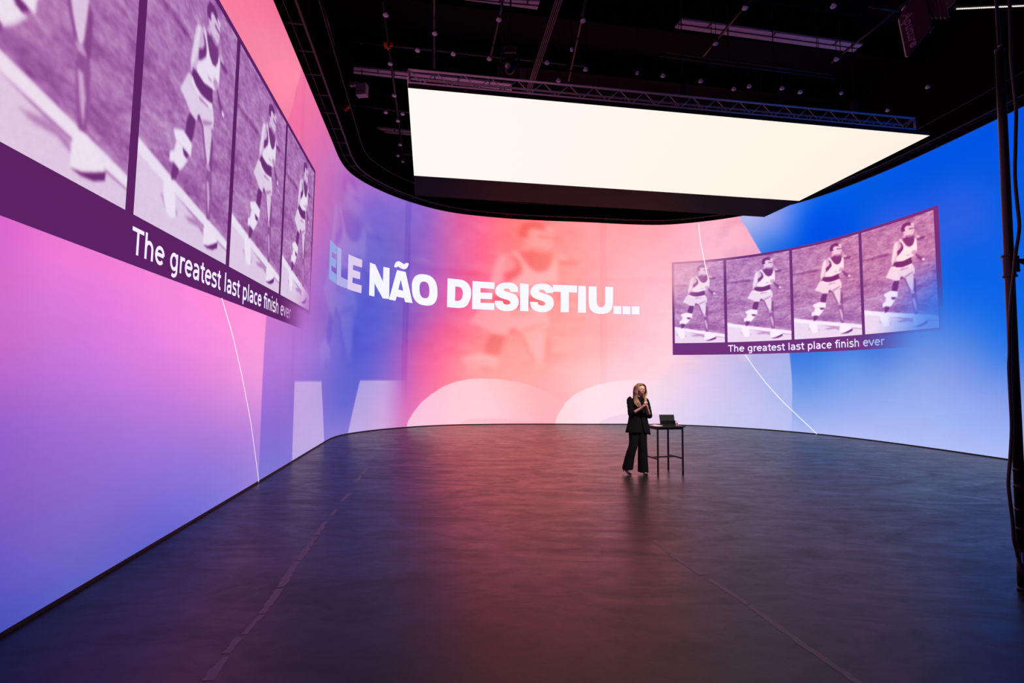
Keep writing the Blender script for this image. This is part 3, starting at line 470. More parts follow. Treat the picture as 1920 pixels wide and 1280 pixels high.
# hair: darker at the parting, blonde along the lengths (colour follows the strand, object space)
def hair_mat():
    m = mat('blonde hair', (150, 112, 78), 0.45); nt = m.node_tree; b = nt.nodes['Principled BSDF']
    tc = nt.nodes.new('ShaderNodeTexCoord'); mp = nt.nodes.new('ShaderNodeMapping'); mp.inputs['Scale'].default_value = (22, 22, 2.5)
    nz = nt.nodes.new('ShaderNodeTexNoise'); nz.inputs['Scale'].default_value = 1.5
    cr = nt.nodes.new('ShaderNodeValToRGB'); cr.color_ramp.elements[0].position = .35; cr.color_ramp.elements[1].position = .7
    cr.color_ramp.elements[0].color = tuple(lin((112, 80, 56))) + (1,); cr.color_ramp.elements[1].color = tuple(lin((186, 148, 112))) + (1,)
    nt.links.new(tc.outputs['Object'], mp.inputs[0]); nt.links.new(mp.outputs[0], nz.inputs['Vector']); nt.links.new(nz.outputs['Fac'], cr.inputs[0])
    nt.links.new(cr.outputs[0], b.inputs['Base Color']); return m
M['hair'] = hair_mat()
def cup_mat():
    m = mat('clear plastic', (235, 225, 230), 0.15, trans=0.85); m.node_tree.nodes['Principled BSDF'].inputs['IOR'].default_value = 1.2; return m
M['cup'] = cup_mat()

def floor_mat():
    m = bpy.data.materials.new('dark worn studio floor'); m.use_nodes = True; nt = m.node_tree; b = nt.nodes['Principled BSDF']; L = nt.links.new
    tc = nt.nodes.new('ShaderNodeTexCoord')
    def noise_at(scale, rot, sc=1.0, det=6, rough=.6, dist=0.0):
        mp = nt.nodes.new('ShaderNodeMapping'); mp.inputs['Scale'].default_value = scale; mp.inputs['Rotation'].default_value = (0, 0, rot)
        nz = nt.nodes.new('ShaderNodeTexNoise'); nz.inputs['Scale'].default_value = sc; nz.inputs['Detail'].default_value = det
        nz.inputs['Roughness'].default_value = rough; nz.inputs['Distortion'].default_value = dist
        L(tc.outputs['Object'], mp.inputs[0]); L(mp.outputs[0], nz.inputs['Vector']); return nz.outputs['Fac']
    def mr(src, a, c, lo, hi):
        n = nt.nodes.new('ShaderNodeMapRange'); n.inputs[1].default_value = a; n.inputs[2].default_value = c
        n.inputs[3].default_value = lo; n.inputs[4].default_value = hi; L(src, n.inputs[0]); return n.outputs[0]
    def math2(op, a, c):
        n = nt.nodes.new('ShaderNodeMath'); n.operation = op
        for i, x in enumerate((a, c)):
            if isinstance(x, (int, float)): n.inputs[i].default_value = x
            else: L(x, n.inputs[i])
        return n.outputs[0]
    streak = noise_at((0.5, 1.35, 1), R(-8.7), 1.0, 9, .72, 2.2)      # wheel and mop streaks across the hall
    blot = noise_at((0.7, 0.9, 1), .5, 1.0, 7, .7, 2.2)
    fine = noise_at((3.5, 5, 1), 0.15, 1.0, 7, .72, 1.0)
    speck = noise_at((30, 30, 1), 0, 1.0, 3, .6)
    wear = math2('MULTIPLY', mr(streak, .38, .66, .62, 1.3), mr(blot, .3, .7, .75, 1.2))
    wear = math2('MULTIPLY', wear, mr(fine, .3, .7, .88, 1.12))
    wear = math2('MULTIPLY', wear, mr(speck, .24, .30, .55, 1.0))
    mx = nt.nodes.new('ShaderNodeMix'); mx.data_type = 'RGBA'; mx.blend_type = 'MULTIPLY'; mx.inputs[0].default_value = 1.0
    mx.inputs[6].default_value = tuple(lin(FLOOR_COL)) + (1,)
    cb = nt.nodes.new('ShaderNodeCombineColor'); L(wear, cb.inputs[0]); L(wear, cb.inputs[1]); L(wear, cb.inputs[2])
    L(cb.outputs[0], mx.inputs[7]); L(mx.outputs[2], b.inputs['Base Color'])
    rg = math2('ADD', mr(streak, .35, .7, FLOOR_ROUGH + .10, FLOOR_ROUGH - .06), mr(fine, .3, .7, .05, -.05))
    L(rg, b.inputs['Roughness']); b.inputs['Specular IOR Level'].default_value = FLOOR_SPEC
    bp = nt.nodes.new('ShaderNodeBump'); bp.inputs['Strength'].default_value = .25; bp.inputs['Distance'].default_value = .004
    L(math2('ADD', fine, math2('MULTIPLY', streak, 1.5)), bp.inputs['Height']); L(bp.outputs[0], b.inputs['Normal'])
    return m
FLOOR_COL = (30, 21, 24); FLOOR_ROUGH = .33; FLOOR_SPEC = .27
OVERDRIVE = 22.0      # the brightest diodes are brighter than the picture can show

# ------------------------------------------------------------------ the hall shell
def slab(name, c, d, m):
    o = MB().box(c, d).build(name, m); return tag(o, kind='structure')
fl = slab('floor', (4, 10, -0.1), (44, 44, 0.2), floor_mat())
slab('ceiling', (4, 10, HALL_Z + .1), (44, 44, 0.2), M['ceiling'])
slab('wall_back', (4, 31.9, HALL_Z / 2), (44, .2, HALL_Z), M['ceiling'])
slab('wall_front', (4, -11.9, HALL_Z / 2), (44, .2, HALL_Z), M['ceiling'])
slab('wall_left', (-17.9, 10, HALL_Z / 2), (.2, 43.6, HALL_Z), M['ceiling'])
slab('wall_right', (25.9, 10, HALL_Z / 2), (.2, 43.6, HALL_Z), M['ceiling'])

# ------------------------------------------------------------------ plan of the curved LED wall
def wall_curve(ds=0.02):
    P = np.array(WALL_PLAN); out = []
    for i in range(len(P) - 1):
        p0 = P[max(i - 1, 0)]; p1 = P[i]; p2 = P[i + 1]; p3 = P[min(i + 2, len(P) - 1)]
        a = np.linalg.norm(p1 - p0) ** .5 or 1.; b = np.linalg.norm(p2 - p1) ** .5; c = np.linalg.norm(p3 - p2) ** .5 or 1.
        m1 = (p2 - p1) / b - (p2 - p0) / (a + b) + (p1 - p0) / a if i > 0 else (p2 - p1) / b
        m2 = (p3 - p2) / c - (p3 - p1) / (b + c) + (p2 - p1) / b if i < len(P) - 2 else (p2 - p1) / b
        m1 = m1 * b; m2 = m2 * b
        t = np.linspace(0, 1, 60, endpoint=False)[:, None]
        out.append((2*t**3-3*t**2+1)*p1 + (t**3-2*t**2+t)*m1 + (-2*t**3+3*t**2)*p2 + (t**3-t**2)*m2)
    C = np.vstack(out + [P[-1:]])
    s = np.r_[0, np.cumsum(np.linalg.norm(np.diff(C, axis=0), axis=1))]
    S = np.arange(0, s[-1], ds)
    C = np.c_[np.interp(S, s, C[:, 0]), np.interp(S, s, C[:, 1])]
    k = 25; w = np.exp(-np.linspace(-2, 2, 2 * k + 1) ** 2); w /= w.sum()
    Cp = np.vstack([C[0] * 2 - C[1:k + 1][::-1], C, C[-1] * 2 - C[-k - 1:-1][::-1]])
    C = np.c_[np.convolve(Cp[:, 0], w, 'valid'), np.convolve(Cp[:, 1], w, 'valid')]
    s = np.r_[0, np.cumsum(np.linalg.norm(np.diff(C, axis=0), axis=1))]
    return s, C
WS, WC = wall_curve()
_T = np.gradient(WC, axis=0); _T /= np.linalg.norm(_T, axis=1)[:, None]
WN = np.c_[_T[:, 1], -_T[:, 0]]                    # points into the stage
def wall_xyz(s, z, off=0.0):
    x = np.interp(s, WS, WC[:, 0]) + off * np.interp(s, WS, WN[:, 0])
    y = np.interp(s, WS, WC[:, 1]) + off * np.interp(s, WS, WN[:, 1])
    return np.stack([x, y, np.broadcast_to(z, np.shape(x))], -1)

# ------------------------------------------------------------------ what the LED wall shows
def decode(g):
    s0, n, h = g; return s0, np.array(h, float).reshape(n, -1, 3)
def cubic(A, x):                                    # A (n, ...), x float index
    n = len(A); x = np.clip(x, 0, n - 1.001); i = x.astype(int); t = (x - i)[:, None]
    g = lambda k: A[np.clip(i + k, 0, n - 1)]
    return g(-1) * (-.5*t + t*t - .5*t**3) + g(0) * (1 - 2.5*t*t + 1.5*t**3) + g(1) * (.5*t + 2*t*t - 1.5*t**3) + g(2) * (-.5*t*t + .5*t**3)
def field(g, s, z):
    s0, A = g; n, mz, _ = A.shape
    fs = np.clip((s - s0) / .5, 0, n - 1.001); fz = np.clip(z / WALL_H * (mz - 1), 0, mz - 1.001)
    i = fs.astype(int); t = (fs - i)[:, None]; o = 0
    W = (-.5*t + t*t - .5*t**3, 1 - 2.5*t*t + 1.5*t**3, .5*t + 2*t*t - 1.5*t**3, -.5*t*t + .5*t**3)
    j = fz.astype(int); u = (fz - j)[:, None]
    U = (-.5*u + u*u - .5*u**3, 1 - 2.5*u*u + 1.5*u**3, .5*u + 2*u*u - 1.5*u**3, -.5*u*u + .5*u**3)
    for a in range(4):
        ii = np.clip(i + a - 1, 0, n - 1)
        for b in range(4):
            o = o + W[a] * U[b] * A[ii, np.clip(j + b - 1, 0, mz - 1)]
    return np.clip(o, 0, 255)
FL, FM, FR = decode(GL), decode(GM), decode(GR)
sm = lambda a, b, x: (lambda t: t * t * (3 - 2 * t))(np.clip((x - a) / (b - a), 0, 1))

def sdf(poly, s, z, soft=0.02):
    """soft inside mask of a polygon on the wall"""
    P = np.array(poly, float); m = np.zeros(len(s)); lo = P.min(0) - .1; hi = P.max(0) + .1
    idx = np.where((s > lo[0]) & (s < hi[0]) & (z > lo[1]) & (z < hi[1]))[0]
    if len(idx) == 0: return m
    x, y = s[idx], z[idx]; d = np.full(len(idx), 9.); ins = np.zeros(len(idx), bool)
    for a, b in zip(P, np.roll(P, -1, 0)):
        e = b - a; w0 = x - a[0]; w1 = y - a[1]; t = np.clip((w0*e[0] + w1*e[1]) / max(e @ e, 1e-9), 0, 1)
        d = np.minimum(d, np.hypot(w0 - t*e[0], w1 - t*e[1]))
        c = (a[1] > y) != (b[1] > y)
        if a[1] != b[1]: ins ^= c & (x < (b[0]-a[0]) * (y - a[1]) / (b[1]-a[1]) + a[0])
    m[idx] = np.clip(.5 + np.where(ins, d, -d) / (2 * soft), 0, 1); return m

def blur(A, sg):
    k = max(1, int(3 * sg)); w = np.exp(-.5 * (np.arange(-k, k + 1) / sg) ** 2); w /= w.sum()
    A = np.pad(A, k, mode='edge')
    A = sum(w[i] * A[:, i:i + A.shape[1] - 2 * k] for i in range(2 * k + 1))
    return sum(w[i] * A[i:i + A.shape[0] - 2 * k] for i in range(2 * k + 1))

def make_photo(w=230, h=322):
    """the monochrome picture of a runner beside a track lane, as brightness 0..1, row 0 at the bottom"""
    rng = np.random.RandomState(4)
    X, Y = np.meshgrid((np.arange(w) + .5) / w, (np.arange(h) + .5) / h)
    A = .50 + np.zeros((h, w))
    for sg, sx, a in ((.9, 3, .17), (2.2, 8, .17), (6, 14, .15)):       # long grass beyond the track
        n = rng.randn(h, w); n = blur(n, sg)
        n = np.pad(n, ((0, 0), (sx, sx)), mode='wrap'); n = sum(n[:, i:i + w] for i in range(2 * sx + 1)) / (2 * sx + 1)
        A += a * n / n.std() * .17
    A -= .12 * np.exp(-((Y - (.72 - .0 * X)) / .012) ** 2) * (X < .45) + .07 * np.exp(-((Y - .20) / .04) ** 2)
    # tracing frame: corners of the traced picture
    TL, TR, BL, BR = np.array((35, 262.)), np.array((765, 78.)), np.array((55, 1232.)), np.array((795, 1175.))
    def px(u, v): return (BL * (1-u)[..., None] + BR * u[..., None]) * (1 - v)[..., None] + (TL * (1-u)[..., None] + TR * u[..., None]) * v[..., None]
    G = px(X, Y); gx, gy = G[..., 0].ravel(), G[..., 1].ravel()
    def paint(A, pts, val, soft=4.0, k=1.0):
        m = sdf(pts, gx, gy, soft).reshape(h, w) * k; return A * (1 - m) + val * m
    for pts, v, sf in PHOTO_SHAPES: A = paint(A, pts, v, sf)
    A = blur(A, 1.0)
    A += blur(rng.randn(h, w), 1.0) * .03
    return np.clip(A, 0, 1)

PHOTO_SHAPES = [
    ([(45, 1040), (560, 1080), (800, 1104), (810, 1260), (40, 1260)], .84, 5),
    ([(300, 1066), (420, 1072), (560, 1084), (800, 1106), (800, 1114), (560, 1096), (420, 1084)], .45, 4),
    ([(45, 1006), (560, 1044), (800, 1068), (800, 1106), (560, 1085), (45, 1048)], .97, 4),
    ([(380, 1112), (480, 1084), (548, 1098), (560, 1130), (500, 1112), (420, 1122)], .55, 8),
    ([(200, 1108), (235, 1100), (330, 1118), (330, 1135), (240, 1140)], .6, 7),
    ([(595, 322), (684, 318), (672, 342), (600, 352)], .25, 6), ([(585, 300), (622, 300), (640, 325), (600, 335)], .68, 6),
    ([(480, 310), (565, 300), (585, 340), (582, 380), (560, 405), (530, 415), (490, 400), (462, 350)], .24, 5),
    ([(425, 335), (450, 335), (478, 372), (500, 400), (530, 413), (562, 396), (580, 362), (583, 328), (600, 340), (604, 430), (596, 470), (570, 495), (540, 512), (470, 545), (400, 545), (392, 520), (430, 470), (468, 425), (472, 390), (448, 355)], .96, 4),
    ([(385, 365), (425, 348), (455, 372), (470, 410), (440, 450), (405, 500), (388, 560), (352, 582), (343, 545), (358, 480), (370, 400)], .70, 5),
    ([(385, 372), (410, 362), (405, 440), (380, 520), (356, 560), (352, 530), (368, 440)], .90, 7),
    ([(430, 362), (455, 372), (472, 410), (468, 432), (432, 476), (408, 492), (405, 450), (440, 420), (450, 395)], .22, 6),
    ([(372, 553), (470, 540), (545, 508), (556, 560), (530, 578), (450, 598), (400, 602), (362, 585)], .16, 5),
    ([(555, 448), (592, 440), (602, 470), (570, 492), (545, 480)], .6, 6), ([(495, 488), (535, 478), (535, 488), (498, 498)], .55, 5),
    ([(585, 468), (612, 488), (655, 518), (682, 540), (660, 556), (622, 540), (598, 510)], .28, 5), ([(648, 522), (678, 530), (672, 548), (650, 545)], .9, 4),
    ([(350, 592), (430, 612), (560, 578), (578, 620), (576, 660), (520, 690), (480, 712), (445, 690), (432, 722), (380, 727), (340, 712), (286, 695), (310, 650), (338, 598)], .86, 5),
    ([(365, 588), (400, 603), (460, 606), (552, 568), (554, 588), (500, 608), (430, 622), (368, 612)], .98, 4),
    ([(428, 620), (520, 600), (520, 608), (440, 632)], .5, 5), ([(470, 690), (560, 640), (565, 652), (490, 704)], .55, 6),
    ([(428, 700), (448, 684), (480, 706), (478, 720), (450, 708), (432, 722)], .28, 5),
    ([(368, 728), (420, 728), (408, 795), (396, 832), (343, 822), (350, 770)], .18, 5),
    ([(258, 858), (290, 842), (330, 822), (402, 830), (400, 880), (370, 884), (330, 880), (280, 885)], .98, 5),
    ([(285, 885), (340, 876), (378, 905), (350, 945), (320, 975), (280, 965), (245, 978), (245, 945), (275, 925)], .98, 5),
    ([(330, 882), (385, 880), (368, 908), (345, 905)], .2, 5), ([(275, 968), (320, 970), (302, 1015), (268, 1034), (262, 1010)], .22, 5),
    ([(225, 1040), (265, 1030), (300, 1050), (312, 1110), (318, 1140), (290, 1158), (255, 1155), (230, 1120), (218, 1080)], .99, 5),
    ([(480, 708), (556, 672), (568, 700), (564, 780), (560, 830), (545, 842), (525, 810), (500, 762)], .82, 5),
    ([(470, 708), (485, 705), (515, 780), (545, 838), (530, 842), (500, 780)], .32, 5),
    ([(566, 700), (586, 720), (592, 820), (586, 862), (548, 850), (562, 810)], .30, 5), ([(528, 835), (560, 826), (580, 850), (545, 862)], .62, 5),
    ([(540, 855), (590, 845), (603, 930), (600, 1045), (570, 1055), (552, 980), (538, 900)], .36, 5), ([(548, 900), (568, 895), (588, 960), (588, 1030), (570, 990)], .68, 6),
    ([(560, 1055), (598, 1048), (640, 1062), (692, 1104), (650, 1132), (600, 1156), (553, 1162), (550, 1100)], .99, 5),
    ([(556, 1162), (600, 1152), (650, 1128), (694, 1104), (692, 1132), (645, 1156), (590, 1166)], .16, 4),
    ([(490, 215), (545, 203), (577, 212), (582, 250), (572, 278), (555, 308), (520, 312), (485, 290), (468, 262)], .78, 5),
    ([(525, 232), (578, 228), (578, 240), (530, 246)], .30, 4), ([(505, 300), (556, 290), (552, 314), (520, 319), (495, 308)], .50, 6), ([(475, 285), (500, 290), (490, 325), (465, 315)], .7, 6),
    ([(450, 232), (468, 192), (510, 172), (552, 178), (575, 196), (560, 210), (505, 205), (486, 228), (492, 258), (452, 268)], .18, 5),
    ([(545, 184), (578, 188), (580, 206), (552, 206)], .85, 4), ([(548, 262), (572, 260), (570, 268), (550, 270)], .58, 3),
]
PHOTO = make_photo()
def photo_at(u, v):
    h, w = PHOTO.shape; x = np.clip(u * w - .5, 0, w - 1.001); y = np.clip(v * h - .5, 0, h - 1.001)
    i, j = x.astype(int), y.astype(int); a, b = x - i, y - j
    return (PHOTO[j, i] * (1-a) + PHOTO[j, i+1] * a) * (1-b) + (PHOTO[j+1, i] * (1-a) + PHOTO[j+1, i+1] * a) * b

_soft = blur(PHOTO, 2.0)
def _ghost(u, v):
    h, w = _soft.shape; x = np.clip(u * w - .5, 0, w - 1.001); y = np.clip(v * h - .5, 0, h - 1.001)
    i, j = x.astype(int), y.astype(int); a, b = x - i, y - j
    return (_soft[j, i] * (1-a) + _soft[j, i+1] * a) * (1-b) + (_soft[j+1, i] * (1-a) + _soft[j+1, i+1] * a) * b
GHOST = [_ghost]
_E = np.array(EDGE)[::-1]; _D = np.array(DISC)[::-1]
def backdrop(s, z, shapes=True):
    """sRGB colour of the moving backdrop behind titles and pictures"""
    es = np.interp(z, _E[:, 1], _E[:, 0]); ds_ = np.interp(z, _D[:, 1], _D[:, 0])
    a = field(FL, s, z); b = field(FM, s, z); c = field(FR, s, z)
    m1 = sm(-.02, .02, s - es)[:, None]; m2 = sm(-.02, .02, s - ds_)[:, None]
    col = a * (1 - m1) + b * m1; col = col * (1 - m2) + c * m2
    # large faded runner pictures behind the title
    for k in (-1, 0, 1):
        u = (s - (22.28 + 8.03 * k)) / 7.98; v = (z + .71) / 9.0
        inn = (u > 0) & (u < 1)
        if not inn.any(): continue
        amp = np.where(inn, 1., 0.) * sm(1.6, 2.9, z) * {-1: .55, 0: 1., 1: .45}[k]
        if k == -1: amp = amp * sm(14.5, 17.5, s)
        if k == 1: amp = amp * (1 - m2[:, 0])
        if k == 0: amp = amp * (1 - .45 * sm(28.3, 30, s))
        L = GHOST[0](np.clip(u, 0, 1), np.clip(v, 0, 1)) - .53
        pos = (np.clip(L, 0, 1) * 1.15 * amp)[:, None]; neg = (np.clip(-L, 0, 1) * 1.25 * amp)[:, None]
        tint = np.array([[205., 190, 235]]) if k == -1 else np.array([[255., 205, 205]])
        if k == -1: pos = pos * .7
        col = col + (tint - col) * pos
        mx_ = col.max(1, keepdims=True); col = col * (1 - neg * .95 * (1 - col / np.maximum(mx_, 1)) - neg * .08)
    for s0, w_, k_ in ((22.28, .10, .11), (30.26, .10, .05), (14.2, .10, .03)):
        m = (sm(w_ + .05, w_, abs(s - s0)) * sm(.6, 2.2, z) * k_)[:, None]
        mx_ = col.max(1, keepdims=True); col = col * (1 - m * 1.6 * (1 - col / mx_) - m * .3)
    if shapes:
        for P, tintc, al in (
            (LET1, (232, 205, 238), .56 + 0 * s), (LET2, (236, 212, 240), .54 * (1 - sm(21.3, 22.6, s))),
            (RINGO, (253, 232, 242), .66 - .58 * sm(24.6, 29.0, s + (z - 1.0) * .5)),
            (RINGC, (252, 240, 250), .62 * (1 - sm(29.5, 33.4, s)))):
            m = (sdf(P, s, z) * al)[:, None]; col = col * (1 - m) + np.array([tintc]) * m
        m = (sdf(RINGOI, s, z, .03) * .35)[:, None]; col = col * (1 - m) + np.array([[250, 165, 180]]) * m
        m = (sdf(RINGCI, s, z, .03) * .3)[:, None]; col = col * (1 - m) + np.array([[225, 190, 225]]) * m
    return np.clip(col, 0, 255)

def wall_grid(name, S, Z, off, rgb, m, parent):
    """mesh over wall coordinates S x Z; rgb = function(s, z) -> sRGB 0..255"""
    SS, ZZ = np.meshgrid(S, Z, indexing='ij'); s, z = SS.ravel(), ZZ.ravel()
    V = wall_xyz(s, z, off); n, k = len(S), len(Z)
    i, j = np.meshgrid(np.arange(n - 1), np.arange(k - 1), indexing='ij'); b = (i * k + j).ravel()
    F = np.stack([b, b + k, b + k + 1, b + 1], 1)
    return wall_mesh(name, V, F, s, z, rgb(s, z), m, parent)
def wall_mesh(name, V, F, s, z, col, m, parent):
    me = bpy.data.meshes.new(name); nv, nf = len(V), len(F); q = F.shape[1]
    me.vertices.add(nv); me.vertices.foreach_set('co', V.astype(np.float32).ravel())
    me.loops.add(nf * q); me.loops.foreach_set('vertex_index', F.astype(np.int32).ravel())
    me.polygons.add(nf); me.polygons.foreach_set('loop_start', np.arange(0, nf * q, q, dtype=np.int32))
    me.update(calc_edges=True)
    at = me.color_attributes.new('picture', 'FLOAT_COLOR', 'POINT'); c_ = lin(col); c_ = c_ + np.clip(c_ - .94, 0, 1) * OVERDRIVE
    at.data.foreach_set('color', np.c_[c_, np.ones(nv)].astype(np.float32).ravel())
    uv = me.uv_layers.new(name='wall'); f = F.ravel()
    uv.data.foreach_set('uv', np.stack([s[f], z[f]], 1).astype(np.float32).ravel())
    return link(name, me, m, parent)

LED = led_material('led wall picture', SCREEN_POWER)
led_wall = tag(empty('led_wall', tuple(WC[0]) + (0,)), 'huge curved floor to ceiling video wall glowing pink, coral, violet and blue around the stage', 'video wall')
def to_local(o, root):
    o.parent = root; o.matrix_parent_inverse = Matrix.Translation(root.location).inverted()
S = np.concatenate([np.arange(0.1, 6.5, .15), np.arange(6.5, 46.0, .025), np.arange(46.0, WS[-1] - .1, .15)])
o = wall_grid('screen', S, np.concatenate([np.arange(.03, WALL_H, .03), [WALL_H]]), 0.0, backdrop, LED, None); to_local(o, led_wall)
# cabinets behind the diodes, plinth and top lip
S2 = np.arange(0.0, WS[-1], .25); mb = MB(); V = []; F = []
for off, z in ((.006, 0.0), (.006, .03), (-.004, .03), (-.004, WALL_H), (.0, WALL_H + .03), (-.12, WALL_H + .03), (-.12, 0.0)):
    V.append(wall_xyz(S2, np.full(len(S2), z), off))
V = np.stack(V, 1); n, k = V.shape[:2]
mb.add([tuple(p) for p in V.reshape(-1, 3)], [(i*k+j, (i+1)*k+j, (i+1)*k+(j+1) % k, i*k+(j+1) % k) for i in range(n-1) for j in range(k)])
o = mb.build('cabinet_frame', M['cabinet']); to_local(o, led_wall)

STOPS_R = ((0, (98, 40, 112)), (.22, (122, 58, 135)), (.45, (176, 118, 180)), (.72, (228, 198, 232)), (1, (250, 240, 252)))
STOPS_L = ((0, (88, 32, 100)), (.22, (112, 52, 122)), (.45, (162, 103, 170)), (.72, (208, 178, 216)), (1, (234, 226, 243)))
def duo(L, st):
    x = [a for a, _ in st]; return np.stack([np.interp(L, x, [c[i] for _, c in st]) for i in range(3)], 1)

def fade(s, z, right):
    """how far the picture strip has dissolved into the backdrop"""
    if right:
        a = sm(40.3, 42.2, s + (3.9 - z) * .55) * sm(5.6, 3.5, z) * .84
        a = np.maximum(a, sm(39.2, 41.6, s) * sm(3.30, 3.15, z))
        a = np.maximum(a, sm(35.6, 33.2, s - (z - 6.0) * .9) * .68 * sm(3.9, 5.8, z))
        a = np.maximum(a, sm(41.6, 42.3, s) * sm(4.6, 3.6, z))
    else:
        a = sm(14.3, 15.6, s + (4.1 - z) * .45) * sm(5.4, 3.4, z) * .75
        a = np.maximum(a, sm(12.9, 15.2, s) * sm(3.30, 3.15, z))
    return np.clip(a, 0, 1)[:, None]
LINE_TOP = np.array(LINES[1])
def strip(s_out0, tiles, s_out1, right, step):
    bar = np.array([[112, 50, 124.]]) if right else np.array([[92, 34, 100.]])
    st = STOPS_R if right else STOPS_L
    def c_frame(s, z):
        f = fade(s, z, right); col = bar + 0 * s[:, None]
        if right: col = col + np.array([[14, -2, 0]]) * (sm(37, 42, s) * sm(5, 6.3, z))[:, None]
        return col * (1 - f) + backdrop(s, z, False) * f
    Sx = np.unique(np.concatenate([np.arange(s_out0, s_out1, .06), [s_out1]]))
    Zx = np.unique(np.concatenate([np.arange(2.77, 6.52, .06), [6.52]]))
    fr = wall_grid('picture_strip', Sx, Zx, .006, c_frame, LED, None); to_local(fr, led_wall)
    tag(fr, 'strip of four runner pictures on the right of the wall' if right else 'strip of four runner pictures on the left of the wall')
    for a, b, u0 in tiles:
        def c_tile(s, z, a=a, b=b, u0=u0):
            u = u0 + (1 - u0) * (s - a) / (b - a); v = (z - 3.24) / (6.43 - 3.24)
            col = duo(photo_at(u, v), st)
            if right:                                       # pictures turn rosier towards the right end
                w = sm(35.5, 40, s)[:, None] * sm(3.6, 5.4, z)[:, None]; col = col + np.array([[14, -6, -16.]]) * w
                w = sm(40, 42.2, s)[:, None] * sm(5.4, 4.2, z)[:, None]; col = col + np.array([[-30, -10, 20.]]) * w
            else:
                w = sm(9.5, 6.5, s)[:, None]; col = col + np.array([[4, -2, -4.]]) * w
            f = fade(s, z, right)
            return np.clip(col * (1 - f) + backdrop(s, z, False) * f, 0, 255)
        Sx = np.linspace(a, b, int((b - a) / step) + 1); Zx = np.linspace(3.24, 6.43, int(3.19 / step) + 1)
        p = wall_grid('photo', Sx, Zx, .009, c_tile, LED, None); p.parent = fr
    return fr
strip_right = strip(33.06, [(33.15, 35.0, .185), (35.1, 37.35, 0), (37.45, 39.76, 0), (39.86, 42.12, 0)], 42.26, True, .02)
strip_left = strip(6.42, [(6.5, 8.32, .185), (8.45, 10.60, 0), (10.72, 13.02, 0), (13.13, 15.36, 0)], 15.46, False, .014)

def wall_flat(name, polys, off, colf, parent, cuts=.08):
    """filled outlines [(outer, hole, ...), ...] in wall coordinates, bent onto the wall"""
    bm = bmesh.new()
    for loops in polys:
        pts = [Vector((x, y, 0)) for lp in loops for x, y in lp]
        tris = geometry.tessellate_polygon([[Vector((x, y, 0)) for x, y in lp] for lp in loops])
        vs = [bm.verts.new(p) for p in pts]
        for t in tris:
            try: bm.faces.new([vs[i] for i in t])
            except ValueError: pass
    flat_bm_to_wall(bm, cuts); return finish_flat(name, bm, off, colf, parent)
def flat_bm_to_wall(bm, cuts):
    xs = [v.co.x for v in bm.verts]; x = math.ceil(min(xs) / cuts) * cuts
    while x < max(xs):
        bmesh.ops.bisect_plane(bm, geom=bm.verts[:] + bm.edges[:] + bm.faces[:], plane_co=(x, 0, 0), plane_no=(1, 0, 0), dist=1e-5); x += cuts
def finish_flat(name, bm, off, colf, parent):
    bmesh.ops.triangulate(bm, faces=bm.faces[:]); bm.verts.index_update()
    P = np.array([v.co[:] for v in bm.verts]); F = np.array([[v.index for v in f.verts] for f in bm.faces]); bm.free()
    a = P[F[:, 1]] - P[F[:, 0]]; b = P[F[:, 2]] - P[F[:, 0]]; neg = (a[:, 0] * b[:, 1] - a[:, 1] * b[:, 0]) < 0
    F[neg] = F[neg][:, ::-1]
    s, z = P[:, 0], P[:, 1]
    return wall_mesh(name, wall_xyz(s, z, off), F, s, z, colf(s, z), LED, parent)

for nm, loops, c in HEAD:
    def cf(s, z, c=c): return np.array([c], float) + 0 * s[:, None]
    o = wall_flat('title_accent' if nm == '~' else 'title_dot' if nm == '.' else 'title_letter', [loops], .008, cf, None); to_local(o, led_wall)

def arc(cx, cy, rx, ry, a0, a1, n=18):
    return [(cx + rx * math.cos(R(a0 + (a1 - a0) * k / n)), cy + ry * math.sin(R(a0 + (a1 - a0) * k / n))) for k in range(n + 1)]
def sp(P):
    return [(p.x, p.y) for p in crv([(x, y, 0) for x, y in P], 5)]
def crv(P, n=5):
    P = [Vector(p) for p in P]; P = [P[0] * 2 - P[1]] + P + [P[-1] * 2 - P[-2]]; o = []
    for i in range(1, len(P) - 2):
        p0, p1, p2, p3 = P[i-1:i+3]
        for k in range(n):
            t = k / n; o.append(.5 * ((2*p1) + (p2-p0)*t + (2*p0-5*p1+4*p2-p3)*t*t + (3*p1-p0-3*p2+p3)*t**3))
    return o + [P[-2]]
